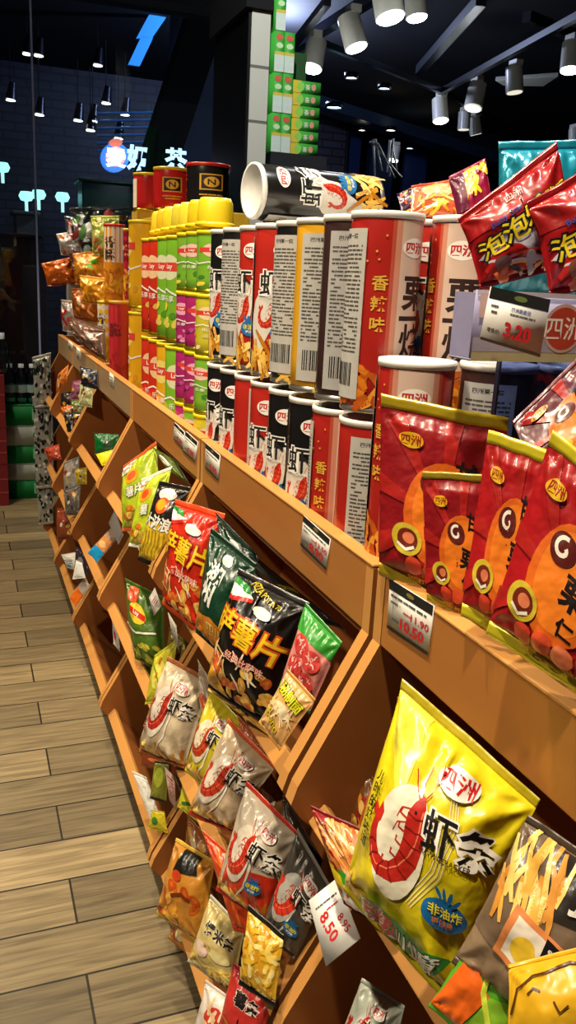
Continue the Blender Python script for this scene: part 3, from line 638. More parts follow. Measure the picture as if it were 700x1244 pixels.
def can(key,x,y,z,rz,lab,grp):
    if key in used: o=copy_tree(PR[key])
    else: o=PR[key]; used.add(key)
    o.location=(x,y,z); o.rotation_euler=(0,0,R(rz)); tag(o,lab,'can',grp); return o
ZS=.8605
ordn=['first','second','third','fourth','fifth','sixth','seventh','eighth']
up=[('ch',25),('dk',92),('ye',92),('bk',55),('rd',-18),('rd',-52),('bk',52),('bk',-46)]   # from the near end
ul=['red chestnut flavour can in the upper row, grey label strip at its left edge','upper row can turned so its grey ingredients label faces out, dark edge','yellow can in the upper row with its ingredients label facing out','black upper row can between the yellow can and a red one, label strip showing','red prawn cracker can in the upper row, nearer one of the two reds','red prawn cracker can in the upper row, farther one of the two reds','black upper row can with pale label strip, second from the far end','black prawn cracker can at the far end of the upper row']
lo=[('ch',100),('ch',-7),('bk',-36),('bk',-46),('rd',-44),('rd',122),('bk',-46),('bk',-60)]
ll=['lower row can with big pale ingredients label and red edges, nearest of its row','red and white chestnut flavour can in the lower row with gold characters','black prawn cracker can in the lower row next to the chestnut flavour can','black prawn cracker can in the lower row, second from the chestnut flavour can','red prawn cracker can in the lower row showing its black characters','red lower row can with a tan ingredients strip','black lower row can left of the one with the tan strip','black prawn cracker can at the far end of the lower row']
CX=.412
for i in range(8):
    y=.818+.0775*i; can(lo[i][0],CX,y,ZS,lo[i][1],ll[i],'tall snack cans in the lower row')
    can(up[i][0],CX-.001+.002*(i%2),y+.001,ZS+.2085,up[i][1],ul[i],'tall snack cans in the upper row')
# second row (holds up the can lying on top)
for i,(y,k) in enumerate(((.795,'ch'),(.88,'rd'),(1.035,'bk'),(1.115,'rd'),(1.19,'bk'))):
    can(k,.492,y,ZS,-30,'snack can in the hidden back row, lower layer, %s from the near end'%ordn[i],'snack cans in the back row'); 
    can(k,.492,y,ZS+.2085,-38 if i==0 else -30,['red roasted chestnut flavour can right of the row, partly behind the red bag','back row red can, upper layer nearest the chestnut one','back row black can upper layer','back row red can upper layer under the lying can','back row black can upper layer, farthest'][i],'snack cans in the back row')
for i,(x,y) in enumerate(((.572,.84),(.572,.92),(.572,1.0),(.572,1.08),(.572,1.16))):
    can('bk',x,y,ZS,-30,'snack can in the third row, lower layer, %s from the near end'%ordn[i],'snack cans in the back row'); can('bk',x,y,ZS+.2085,-30,'snack can in the third row, upper layer, %s from the near end'%ordn[i],'snack cans in the back row')
# near unit, standing a little higher
can('ch',.408,.727,.9415-.010,-29,'big looking chestnut flavour can standing on the nearest unit behind the pouches','cans on the nearest unit')
can('dk',.486,.705,.9315,75,'can with bluish ingredients label behind the clear sheet, middle one','cans on the nearest unit')
can('ch',.565,.69,.9315,0,'can at the right behind the clear sheet, half hidden by a maroon pouch','cans on the nearest unit')
# black can lying on the others
a=Vector((.389,1.206,1.317)); b=Vector((.58,1.14,1.317)); o=can('bk',0,0,0,0,'black prawn cracker can lying on its side on top of the upper row','snack cans in the upper layer')
zb_=ZS+.417+RR*1.045+.0005; a.z=zb_; ax=Vector((-.99,-.12,0)).normalized()   # lid direction
front=Vector((-.30,-.85,.42)); front=(front-front.dot(ax)*ax).normalized(); yv=-front; xv=yv.cross(ax)
M_=Matrix((xv,yv,ax)).transposed().to_4x4(); M_.translation=Vector((.389,1.206,zb_))-ax*.2; o.matrix_world=M_
# ---- second group: fruit coloured cans
PR['lr']=chipcan('snack_can',plain_can_art(('#e6a030','#e8c090','#d8b050','#c02818'),1),'#c8301a',lid='#e6cc20',rimcol='#d8b828')
PR['lg']=chipcan('snack_can',plain_can_art(('#e6d040','#d8d8b0','#d8c450','#4a8a1c'),2),'#7ab52a',lid='#e6d420',rimcol='#d8b828')
PR['ly']=chipcan('snack_can',plain_can_art(('#c89018','#e8d070','#d0a030','#a86a10'),3),'#e0a818',lid='#e6cc20',rimcol='#d8b828')
sm_h=.1015
PR['sg']=chipcan('snack_can',plain_can_art(('#e6d040','#e8c0b0','#c8cfa0','#3a7a1c'),4),'#79b030',.0325,sm_h,'#e8d41c','#d8c828',seg=32)
PR['sm']=chipcan('snack_can',plain_can_art(('#d878b0','#e8a0c0','#b04090','#801a50'),5),'#a82868',.0325,sm_h,'#e8d41c','#d8c828',seg=32)
PR['sy']=chipcan('snack_can',plain_can_art(('#d89028','#e8d0a0','#c8c070','#5a8a1c'),6),'#c8bc30',.0325,sm_h,'#e8d41c','#d8c828',seg=32)
G='fruit coloured small cans stacked four high'
col=[(1.455,('sy','sg','sy','sg')),(1.53,('sg','sm','sm','sg')),(1.60,('sm','sm','sm','sg'))]
nm={'sg':'small green','sm':'small magenta','sy':'small yellow green'}
for ci,(y,ks) in enumerate(col):
    for j,k in enumerate(ks): can(k,.410,y,ZS+j*(sm_h+.0015),[-20,-60,-35][(ci+j)%3],'%s can, %s in the %s small can column'%(nm[k],['bottom','second up','third up','top'][j],['nearest','middle','farthest'][ci]),G)
for ci,(y,k1,k2) in enumerate(((1.685,'lg','lg'),(1.765,'ly','lg'),(1.85,'lr','lr'),(1.93,'lr','lr'))):
    for j,k in enumerate((k1,k2)): can(k,.413,y,ZS+j*.2085 -(0),[-40,-70][j] if ci!=1 else -65,'tall %s potato chip can, %s layer, %s'%({'lg':'green','ly':'yellow green','lr':'red'}[k],['lower','upper'][j],['just left of the small cans','second left of the small cans','nearer of the two red columns','farther of the two red columns'][ci]),'tall fruit coloured cans')
for j in range(2): can('ly',.413,2.09,ZS+.045+j*.2085,-100,'tall golden yellow can at the left of the red ones, %s layer'%['lower','upper'][j],'tall golden cans')
q=MB(); q.box((.379,2.045,ZS),(.50,2.14,ZS+.0445),mat('#b88a28','paper')); tag(q.build('cardboard_riser',None,.002),'low yellow cardboard box under the tall golden cans','box')
# yellow plastic tubs lying on top
YP=mat('#f0d020','plastic')
for i,(y,x) in enumerate(((1.50,.42),(1.57,.42),(1.64,.42),(1.70,.42),(1.78,.42),(1.86,.425),(1.94,.43))):
    o=empty('plastic_tub',(x,y,ZS+.4185)); tag(o,'bright yellow plastic tub on top of the fruit coloured cans, %s from the near end'%['first','second','third','fourth','fifth','sixth','seventh'][i],'tub','yellow tubs on the cans')
    q=MB(); q.lathe([(0,.0),(.031,.0),(.0325,.004),(.030,.04),(.026,.048),(0,.05)],mat(['#f0d020','#e8c81c','#f2da3a','#d9c63a','#efd02a','#e0b820','#efd02a'][i],'plastic'),28); q.build('tub_body',o)
    q=MB(); q.lathe([(.031,.0),(.0355,.0015),(.0355,.006),(.0325,.008)],YP,28); q.build('tub_rim',o)
# tins on top
def tin(key,art,col,r,h,lidc):
    PR[key]=chipcan('snack_tin',art,col,r,h,lidc,'#c8a030')
A=Art(2.2); c=1.1; A.rect(c-.2,.42,c+.2,.82,GOLD); A.rect(c-.17,.45,c+.17,.79,mat('#2a1a10','paper')); A.el(c,.62,.13,.13,GOLD); A.text('N',c,.62,.2,mat('#2a1a10','paper'),off=.02); A.lines(c-.2,.2,c+.2,.34,2,GOLD); 
for i in range(7): A.el(c+.45+.05*(i%3),.3+.07*i,.035,.02,mat('#7a1410','paper'),40*i)
A.rect(c-.98,.0,c-.62,.9,mat('#e8d8c0','paper'))
tin('tr',A,'#c01c1a',.042,.098,'#d8b020'); 
A2=Art(2.2); A2.rect(c-.2,.42,c+.2,.82,GOLD); A2.rect(c-.17,.45,c+.17,.79,mat('#2a1a10','paper')); A2.el(c,.62,.13,.13,GOLD); A2.text('N',c,.62,.2,mat('#2a1a10','paper'),off=.02); A2.lines(c-.2,.2,c+.2,.34,2,GOLD); A2.text('香辣',c-.7,.5,.42,mat('#b01c1a','paper'),off=.02,vert=True)
tin('tb',A2,'#14110f',.047,.098,'#b81c1c')
def tincan(k,u,v,x,lab,rz=0):
    p=onx(u,v,x); o=can(k,p.x,p.y,p.z,rz,lab,'snack tins on top'); return o,p
zt_=ZS+.4185+.0605
for k,u,x,lab,rz in (('tr',181,.50,'red snack tin with yellow lid on top, left one, its pale side showing',40),('tr',208,.485,'red snack tin with a gold square emblem on top of the yellow tubs',-10),('tb',252,.52,'black snack tin with red lid and gold square emblem, right of the red tins',-5)):
    p=onx(u,255,x); can(k,p.x,p.y,p.z-.005,rz,lab,'snack tins on top')
# boards for the tins to stand on: upturned trays
p1=onx(181,255,.50);p2=onx(252,255,.52)
q=MB(); zz=min(onx(208,255,.485).z,p1.z,p2.z)-.0055
q.box((.455,p2.y-.06,ZS+.0),(.60,p1.y+.06,onx(252,255,.52).z-.0055),mat('#c9a82c','paper')); o=q.build('carton_display_box',None,.002); tag(o,'yellow carton standing behind the fruit coloured cans, under the tins','box')
for k,u,x in (('tr',181,.50),('tr',208,.485)):
    p=onx(u,255,x); q=MB(); q.box((p.x-.04,p.y-.04,onx(252,255,.52).z-.005),(p.x+.04,p.y+.04,p.z-.0055),mat('#b8912c','paper')); tag(q.build('riser_box'),'small tan box under the %s red tin'%('left' if u==181 else 'right'),'box')
# ---- far upright packs
def pack(name,lab,u0,u1,v0,v1,x,cols,txt,group=None,zb=None):
    a=onx(u0,v1,x); y=a.y; top=onx(u0,v0,x).z; w=(onp(u1,v1,a,Vector((0,-1,0)))-a).length*.98; r=w/2; z0=a.z if zb is None else zb; h=top-z0
    o=empty(name,(x+r,y,z0)); tag(o,lab,'can',group)
    q=MB(); q.lathe([(0,0),(r*.98,0),(r,.004),(r,h-.004),(r*.96,h),(0,h)],mat(cols[0],'can'),28); A=Art(2*pi*r/h); c=A.a/2
    if cols[1]: A.rect(c-.30*A.a,.52,c+.3*A.a,.98,mat(cols[1],'can'))
    A.text(txt,c-.05,.7,.15,mat(cols[2],'paper'),off=.03,vert=len(txt)<4 and h>.15)
    A.fries(c-.2*A.a,.06,c+.25*A.a,.4,20,.2,len(lab),cols=(cols[3],cols[4]),w=.02)
    paint(q,A,lambda X,Y,of:((lambda t:(Vector((math.cos(t)*(r+of),math.sin(t)*(r+of),Y*h)),Vector((math.cos(t),math.sin(t),0))))(-pi/2-.3+(X/A.a-.5)*2*pi)),hmax=.1)
    q.build('printed_body',o); q=MB(); q.lathe([(r*1.0,h-.006),(r*1.04,h-.006),(r*1.04,h+.002),(0,h+.002)],mat(cols[5],'plastic'),28); q.build('plastic_lid',o); return o
pack('snack_can','white and orange can with handwritten style characters, upper layer at the left',127,152,272,367,.41,('#d88a1c','#e8e0d4','#2a1c14','#e8a830','#c06a14','#c02a20'),'香酥','far upright cans',onx(119,366,.41).z+.003)
pack('snack_can','red can behind the white and orange one, upper layer',150,163,278,372,.45,('#b82038','#8a1428','#e8c070','#e8a830','#c06a14','#c8b020'),'辣','far upright cans',onx(133,366,.385).z+.003)
pack('snack_can','pale and yellow can at the left end, lower layer',119,136,366,441,.41,('#e0b020','#e8e0d4','#2a1c14','#e8c830','#c09a14','#d8b020'),'香酥','far upright cans',ZS)
pack('snack_can','pink red can in the lower layer left of the golden cans',133,160,366,462,.385,('#c83038','#c83038','#7a1420','#c83038','#b02830','#d8a030'),'脆','far upright cans',ZS)
# ================================================================== TOP SHELF: pouches, red bags, display box
P_=lambda h:mat(h,'film')
# lilac display box holding the red bags
bx=empty('display_box',(.377,.588,1.144)); tag(bx,'lilac cardboard display box holding the red crispy noodle bags','box')
LIL=mat('#8f8aac','paper'); w_,d_,h_=.42,.032,.055
q=MB(); q.box((0,0,0),(w_,d_,.002),LIL); q.box((0,0,.002),(w_,.002,h_),LIL)
A=Art(w_/h_); A.rect(0,.0,w_/h_,.14,mat('#b9b38a','paper')); A.rect(0,.14,w_/h_,.34,mat('#a6a2b8','paper')); A.rect(0,.93,w_/h_,1,mat('#c6c2d2','paper')); A.el(1.55,.50,.36,.36,mat('#c8a8a0','paper')); A.el(1.55,.50,.31,.31,mat('#b8402c','paper')); A.text('四洲',1.55,.5,.36,OV,off=.01)
A.rect(.05,.62,.3,.95,mat('#c9a8a8','paper'))
paint(q,A,lambda x,y,o:(Vector((x*h_,-o-.0002,y*h_)),Vector((0,-1,0))),hmax=9); q.build('front_flap',bx)
q=MB(); q.box((0,.0022,.0022),(.002,d_,h_*.96),LIL); q.build('side_flap',bx); q=MB(); q.box((.0022,d_-.002,.0022),(w_,d_,h_*.8),LIL); q.build('back_flap',bx)
q=MB(); q.box((0.56,.60,.932),(.60,.64,1.1),mat('#8f8aac','paper')); 
A=Art(1.28); A.rect(0,.78,1.28,1,BK); A.el(.66,.89,.14,.05,mat('#6a7a3a','paper')); A.text('四洲脆脆面',.72,.68,.085,mat('#4a5a9c','paper')); A.lines(.08,.5,.24,.72,2,GY); A.lines(.5,.56,1.05,.62,1,GY); A.text('零售价',.22,.22,.09,BK,off=.01); A.text('3.20',.72,.30,.36,RED,off=.035,sx=.95); A.rect(0,.0,1.28,.05,mat('#3a2a18','paper'))
card('price_tag','tilted white price card with black header reading 3.20 on the lilac box',"price tag",[(597,348),(669,364),(656,434),(583,412)],A,mat('#e6e2da','paper'),80,8,.40)
# red 泡泡乐 bags
def noodle_art():
    A=Art(1.0)
    A.poly([(0,.62),(0,.9),(1,.9),(1,.55)],P_('#9c1414')); 
    A.poly([(.03,.34),(.25,.52),(.55,.62),(.97,.50),(.97,.3),(.7,.2),(.3,.18)],mat('#c9c2d2','film'))
    A.el(.26,.2,.2,.16,P_('#b81a14')); A.el(.8,.18,.2,.15,P_('#a81410'))
    A.text('四洲',.46,.80,.085,mat('#e8c8c0','film'),off=.0,out=mat('#a01818','film'),ow=.02)
    A.text('Baby Star',.34,.63,.08,mat('#3a4a9c','film'),8,off=.01)
    Y=mat('#e8d020','film'); K=mat('#141210','film')
    for i,ch in enumerate('泡泡乐'): A.text(ch,.17+.215*i,.42+.06*i,.245,Y,8,out=K,ow=.07,off=.012)
    A.text('脆面',.83,.62,.12,Y,8,out=K,ow=.04,off=.02)
    # plain figure-like shapes, sauce packs and noodles
    for i in range(20):
        rd=random.Random(i+5); A.strip([(rd.uniform(.1,.95),rd.uniform(.03,.26)) for _ in (0,1)],.012,mat(['#e88030','#f0c060','#d8d2d8','#2a2a2e','#c83018'][i%5],'film'))
    A.el(.22,.2,.07,.08,mat('#7a4a3a','film')); A.el(.21,.12,.05,.07,mat('#e86a3a','film')); A.el(.46,.16,.05,.09,mat('#b8b8b4','film')); A.el(.62,.14,.06,.07,mat('#d84a1c','film')); A.el(.84,.15,.06,.1,mat('#d8d4d0','film'))
    return A
RDF=mat('#b3161a','foil')
bag('noodle_bag','glossy red noodle bag with yellow bubble characters, left one in the lilac box','snack bag',[(556,266),(676,172),(712,318),(583,352)],noodle_art(),RDF,68,12,.46,.04,mat('#8e1216','foil'),.07,(44,50),1,'red noodle bags')
bag('noodle_bag','glossy red noodle bag cut by the right edge, right one in the lilac box','snack bag',[(640,246),(775,168),(800,330),(668,362)],noodle_art(),RDF,72,10,.502,.035,mat('#8e1216','foil'),.07,(40,46),2,'red noodle bags')
BLU=mat('#1c8fa8','foil'); A=Art(.9); A.el(.3,.82,.14,.03,P_('#e8b030'),15); A.poly([(.0,.5),(.9,.5),(.9,.7),(0,.62)],P_('#d84a1c'))
bag('snack_bag','turquoise blue foil bag behind the red noodle bags','snack bag',[(606,172),(720,170),(725,372),(598,365)],A,BLU,70,5,.55,.03,BLU,.05,(24,24),3)
A=Art(.8); A.fries(.25,.55,.75,.98,26,.3,4,cols=('#f0c020','#e88a10','#f4d850'),ang=(-40,40),w=.035); A.poly([(.0,.3),(.25,.3),(.3,1),(0,1)],P_('#5a1030'))
PUR=mat('#8e1438','foil')
bag('snack_bag','maroon and flame yellow foil bag standing between the red can and the blue bag','snack bag',[(545,215),(590,192),(602,262),(560,285)],A,PUR,60,20,.58,.025,PUR,.05,(20,24),4)
A=Art(1.0); A.el(.5,.7,.3,.2,P_('#e8a060')); A.fries(.1,.1,.9,.5,16,.3,8,cols=('#f0c020','#e88a10'),w=.03)
bag('snack_bag','salmon red snack bag lying behind the big chestnut flavour can','snack bag',[(500,226),(560,216),(572,268),(498,262)],A,mat('#cf5a34','foil'),65,25,.60,.02,None,.05,(20,20),5)
A=Art(1.0); A.fries(.1,.1,.9,.9,20,.3,8,cols=('#f0c020','#d84a10'),w=.04)
bag('snack_bag','dark purple foil bag corner showing behind the salmon red bag','snack bag',[(482,236),(512,222),(530,262),(488,262)],A,mat('#3a1438','foil'),65,20,.66,.015,None,.05,(14,14),6)
# chestnut pouches
def pouch_art(sc=1.0,a=.68):
    A=Art(a); O1=P_('#d8641a'); O2=P_('#e87c20'); K=mat('#1a0d0a','film'); c=a*.56
    for i in range(9): A.poly([(c,.42),(c+.5*math.cos(i*.7),.42+.6*math.sin(i*.7)),(c+.5*math.cos(i*.7+.22),.42+.6*math.sin(i*.7+.22))],P_('#a8201a'))
    A.el(c,.44,.22,.28,O1,-12); A.el(c+.01,.45,.18,.24,O2,-12)
    A.text('甘',c+.11,.68,.13,K,-8,off=.03); A.text('栗',c+.07,.42,.16,K,-8,off=.03,sx=1); A.text('仁',c+.05,.265,.10,K,-8,off=.03)
    A.el(c-.05,.585,.084,.076,P_('#5a1a14')); 
    pts=[(c-.05+.058*(1-t*.75)*math.cos(1.2+5.6*t),.585+.054*(1-t*.75)*math.sin(1.2+5.6*t)) for t in [i/16 for i in range(17)]]; A.strip(pts,.010,mat('#efe4d4','film'))
    
    A.el(a*.27,.79,.072,.042,mat('#e0b020','film')); A.text('四洲',a*.27,.79,.06,mat('#a01c10','film'),off=.02)
    A.el(a*.27,.27,.09,.085,mat('#c8b030','film')); A.el(a*.28,.27,.06,.06,P_('#6a2412')); A.el(a*.29,.28,.034,.03,P_('#d87850')); A.strip([(a*.27-.05,.24),(a*.27,.215),(a*.27+.05,.24)],.008,mat('#efe4d4','film'))
    for i in range(4): A.el(a*(.34+.16*i),.15+.01*(i%2),.05,.042,P_(['#c84028','#d8502c','#e07850','#c84028'][i])); 
    A.el(a*.82,.13,.035,.02,mat('#efe4d4','film'),-20)
    A.text('SWEET CHESTNUT',a*.5,.085,.034,GOLD,-2,off=.02)
    A.lines(a*.2,.045,a*.8,.06,1,GOLD)
    return A
MR=mat('#8c1218','film'); MR2=mat('#a8161a','film'); GS=mat('#b8a020','foil'); GS2=mat('#d8c828','foil')
PG='chestnut pouches on the nearest unit'
bag('chestnut_pouch','largest dark red chestnut pouch with olive gold top strip, leftmost on the nearest unit','pouch',[(464,478),(618,508),(596,752),(461,698)],pouch_art(),MR,52,8,.392,.022,GS,.07,(36,44),11,PG,True,.8)
bag('chestnut_pouch','small dark red chestnut pouch standing in front of the largest one','pouch',[(513,572),(600,577),(598,770),(519,728)],pouch_art(),MR,50,8,.378,.02,GS,.055,(30,40),12,PG,True,.8,sealtop=mat('#9a8420','foil'))
bag('chestnut_pouch','bright red chestnut pouch with shining gold strip, second from the right','pouch',[(594,522),(672,548),(655,800),(560,748)],pouch_art(),MR2,38,10,.372,.022,GS2,.07,(34,44),13,PG,True,.9)
bag('chestnut_pouch','bright red chestnut pouch cut by the right edge, its gold foot hanging over the rail','pouch',[(672,522),(770,600),(742,868),(590,770)],pouch_art(),MR2,28,10,.362,.024,GS2,.07,(40,48),14,PG,True,.9)
bag('chestnut_pouch','dull maroon chestnut pouch lying tilted behind the bright pouches','pouch',[(622,512),(706,430),(770,520),(660,600)],pouch_art(),mat('#5e1420','film'),60,35,.43,.02,mat('#5e1420','film'),.05,(30,36),15,PG,True,.8)
# clear bluish sheet standing in front of the cans under the lilac box
a_=onx(580,418,.442); q=MB(); q.box((a_.x-.0,.640,.93),(.62,.6415,1.143),clear('#a8b4dc','acrylic_sheet',.03)); q.box((a_.x-.002,.638,.93),(a_.x,.6435,1.143),mat('#101430','plastic')); tag(q.build('acrylic_sheet'),'clear bluish plastic sheet with a dark edge standing under the lilac box','plastic sheet')
# ---- cellophane bags with orange sweets at the far left
CEL=clear('#e0e4e6','cellophane',.16,None,2.1)
def cello(lab,px,x,psi,col,seed,T=.07,base=None):
    return bag('cellophane_bag',lab,'candy bag',px,col,base or CEL,psi,10,x,T,None,.06,(22,22),seed,'wrapped sweets at the far end',wr=1.8)
def cart(cols,n,seed,txt=None):
    A=Art(1.0); rd=random.Random(seed)
    for i in range(n): A.el(rd.uniform(.12,.9),rd.uniform(.12,.88),rd.uniform(.05,.13),rd.uniform(.04,.09),mat(cols[i%len(cols)],'film'),rd.uniform(0,180),12)
    if txt: A.text(txt,.5,.5,.3,mat('#9a1a18','film'),off=.03)
    return A
q=MB(); q.box((.46,2.95,ZS),(.60,3.5,1.10),mat('#8a5a2a','paper')); tag(q.build('cardboard_box',None,.003),'brown cardboard box under the heap of wrapped sweets at the far end','box')
ORF=mat('#d8660e','foil')
cello('clear crackling cellophane bag at the top of the far heap',[(84,252),(160,250),(165,330),(88,330)],.50,70,cart(('#d8e0d8','#9aa890','#5a8a4a','#c8a890','#8a2a2a'),16,1),21)
cello('silver wrapped sweet bag under the clear cellophane bag',[(78,262),(112,268),(120,325),(84,318)],.445,60,cart(('#e8dcd8','#b84848','#d8d0d0'),12,2),22,.04)
cello('white and red printed bag resting on the orange bag',[(68,284),(100,280),(108,312),(74,310)],.41,60,cart(('#e8e0dc','#c03a30','#d87a20'),12,3),23,.04,mat('#d8ccc8','foil'))
cello('orange foil bag sticking out to the left',[(50,320),(88,312),(96,345),(58,348)],.378,60,cart(('#e87818','#c85a08'),5,4),24,.035,ORF)
cello('orange foil bag with a bright green spot',[(88,308),(128,304),(130,345),(92,346)],.42,55,cart(('#e8a01c','#5ac020','#f0b030'),7,6),25,.04,mat('#d88a18','foil'))
cello('yellow orange foil bag below the green spotted one',[(96,334),(128,338),(130,372),(100,368)],.405,55,cart(('#f0c030','#e89018'),6,7),26,.04,mat('#e09a18','foil'))
cello('amber wrapped sweet bag behind the white handled pack',[(86,350),(118,352),(122,392),(90,388)],.41,55,cart(('#b8601c','#d88a3a','#e8c8a0','#7a3a10'),14,8),27,.05,mat('#a85a1c','foil'))
cello('clear bag with a red bow at the far end of the shelf',[(74,364),(98,366),(100,408),(76,402)],.40,50,cart(('#c82020','#e8e0e0','#b81818'),10,9),28,.035,mat('#b8a8a0','foil'))
cello('grey brown clear bag lying along the far rail',[(84,384),(128,400),(130,440),(92,414)],.375,30,cart(('#8a6a5a','#c8b8a8','#5a3a30','#a88a78'),14,10),29,.04,mat('#7a5c4e','foil'))
cello('yellow green packet behind the white and orange can',[(110,262),(145,262),(146,310),(112,310)],.47,65,cart(('#c8d040','#e8e0a0','#d86a5a'),8,11),30,.04,mat('#b8c060','foil'))
# black and white patterned packets hanging at the shelf end
for i,(v0,v1,u0,u1) in enumerate(((436,492,42,60),(484,540,42,62),(534,590,44,63),(584,634,47,62))):
    rd=random.Random(i); A=Art(.5)
    for k in range(46): A.el(rd.uniform(.04,.46),rd.uniform(.08,.92),rd.uniform(.02,.06),rd.uniform(.015,.05),mat(['#e0e0d8','#101210','#101210','#1c3a2a'][k%4],'foil'),rd.uniform(0,180),8)
    bag('hanging_packet','black and silver patterned packet hanging at the far shelf end, %s of four'%['topmost','second','third','lowest'][i],'packet',[(u0-3,v0-2),(u1+2,v0-8),(u1+3,v1+2),(u0,v1+4)],A,mat('#a8a8a0','foil'),75,4,.29,.02,None,.05,(12,16),40+i,'packets hanging at the shelf end',wr=2)
# ================================================================== BINS
YL='#dcc818'; 
def prawn_bag_art(a=.72,txt=True,bgpoly=None,halo='#e6e0d2',sh='#b8261a',big=1.22,bad=True,bot=True,banner=True,side=False,fr=True):
    A=Art(a)
    if bgpoly: 
        for pts,c in bgpoly: A.poly(pts,P_(c))
    if fr: A.fries(.0,.02,a,.16,26,.2,7,w=.02)
    A.strip([(a*.42,.08),(a*.58,.28),(a*.62,.5),(a*.55,.72),(a*.42,.86)],[.004,.012,.012,.01,.002],mat('#efe8d8','film'))
    A.shrimp(a*.335,.50,.21*big,-4,1,P_(sh),P_(halo))
    A.text('虾条',a*.745,.63,.17 if big<1.1 else .19,mat('#15120f','film'),-2,out=mat('#ece6da','film'),ow=.05,off=.012,sx=.93)
    if side: A.text('鲜虾片',a*.12,.42,.1,mat('#7a1a14','film'),0,vert=True,out=mat('#ece6da','film'),ow=.02)
    A.text('PRAWN CRACKER',a*.70,.545,.036,mat('#3a1a10','film'),-2)
    A.el(a*.66,.82,.10,.062,mat('#ece6da','film'),-4); A.text('四洲',a*.66,.82,.085,mat('#c01c1c','film'),-4,off=.02)
    if bad:
        x,y,s=a*.72,.33,.088; B=P_('#1c6aa8'); A.el(x,y,s*1.05,s*.78,B)
        for k in range(4): A.el(x+s*(-.4+.28*k),y+s*.95,s*.1,s*.32,B,35-24*k,10)
        A.text('非油炸',x,y+s*.14,s*.55,mat('#f0e43c','film'),out=mat('#103a70','film'),ow=.02,off=.02); A.text('更健康',x,y-s*.34,s*.33,mat('#ece6da','film'),off=.01)
    if banner:
        A.poly([(a*.2,.06),(a*.86,.075),(a*.88,.16),(a*.5,.175),(a*.24,.2)],P_('#2f8a3a')); A.text('冬级',a*.38,.135,.11,P_('#d02a30'),0,out=mat('#ece6da','film'),ow=.04,off=.02); A.text('川情意',a*.68,.105,.085,mat('#ece6da','film'),0,out=P_('#14501c'),ow=.03)
    return A
YF=P_(YL)
A=Art(.72); a=.72
for k in range(4): A.strip([(a*(.60+.02*k),.80-.01*k),(a*(.66+.022*k),.68),(a*(.655+.022*k),.5),(a*(.55+.02*k),.30)],.0015,mat('#efe8d8','film'))
A.fries(.0,.03,a*.3,.12,14,.14,7,w=.014)
A.shrimp(a*.385,.475,.215,10,1,P_('#b8261a'),P_('#e6dec4'))
A.text('虾条',a*.735,.655,.165,mat('#15120f','film'),14,out=mat('#ece6da','film'),ow=.05,off=.014,sx=.98)
A.text('PRAWN CRACKER',a*.70,.565,.028,mat('#3a1a10','film'),14,off=.01)
A.el(a*.60,.835,.095,.058,mat('#ece6da','film'),12); A.text('四洲',a*.60,.835,.085,mat('#c01c1c','film'),12,off=.02)
A.text('儿时的好味道',a*.16,.50,.05,mat('#1c1a10','film'),4,vert=True,off=.02)
x,y,s=a*.80,.37,.088; B=P_('#1c6aa8'); A.el(x,y,s*1.08,s*.76,B,12)
for k in range(4): A.el(x+s*(-.55+.3*k),y+s*(.85+.1*(k in(1,2))),s*.1,s*.34,B,45-24*k,10)
A.text('非油炸',x,y+s*.16,s*.55,mat('#f0e43c','film'),12,out=mat('#103a70','film'),ow=.02,off=.02); A.text('更健康',x,y-s*.34,s*.36,mat('#e8842c','film'),12,off=.01)
A.poly([(a*.2,.08),(a*.86,.13),(a*.9,.2),(a*.6,.21),(a*.28,.2)],P_('#2f8a3a')); A.text('冬级',a*.40,.145,.10,P_('#d02a30'),3,out=mat('#ece6da','film'),ow=.04,off=.02); A.text('川情意',a*.70,.155,.075,mat('#ece6da','film'),5,out=P_('#14501c'),ow=.03)
A.L.insert(0,([(.02,.97),(.20,.99),(.25,.60),(.05,.80)],[(0,2,1),(0,3,2)],P_('#ebe04a'),0))
bag('snack_bag','big yellow prawn cracker bag with a red shrimp, leaning out of the nearest top bin','snack bag',[(489,824),(657,970),(548,1222),(417,1082)],A,YF,38,22,.300,.05,P_('#a89a18'),.045,(70,90),51,None,False,1.0,sealtop=P_('#b0a020'),sealbot=P_('#c8b818'))
A=Art(.75); A.poly([(0,.06),(.3,.06),(.3,.3),(0,.35)],P_('#b8501c')); A.text('一',.18,.62,.16,mat('#3a120c','film'),0,off=.04); A.text('烧',.16,.46,.2,mat('#3a120c','film'),0,off=.04); A.chips(.03,.7,.2,.95,8,.02,3,('#a86a1c','#c88a2a'))
bag('snack_bag','yellow bag with dark chestnut brown characters tucked behind the big yellow prawn bag','snack bag',[(484,846),(610,945),(560,1110),(433,1008)],A,P_('#cbb616'),38,20,.345,.03,P_('#8a6a20'),.045,(34,40),52)
A=Art(.8); A.poly([(0,.05),(.16,.05),(.16,.95),(0,.95)],P_('#8e1a1a')); A.lines(.03,.1,.13,.9,14,GOLD,3); A.fries(.18,.45,.8,.95,70,.3,5,('#e8a050','#d8783a','#f0c080','#c86028'),ang=(10,60),w=.02); A.poly([(.12,.1),(.4,.1),(.42,.4),(.16,.42)],P_('#e8e2d8')); A.poly([(.14,.36),(.3,.32),(.34,.46),(.2,.5)],P_('#3aa030')); A.poly([(.1,.3),(.2,.26),(.2,.42),(.08,.5)],P_('#e8c820'))
A.strip([(.2,.22),(.3,.3)],.012,P_('#c83a28')); A.strip([(.2,.3),(.34,.2)],.012,P_('#c83a28'))
bag('snack_bag','small french fries picture bag between the price card and the big yellow bag','snack bag',[(377,978),(470,1020),(500,1150),(418,1098)],A,P_('#c8843c'),42,22,.288,.03,P_('#7a1616'),.05,(34,38),53)
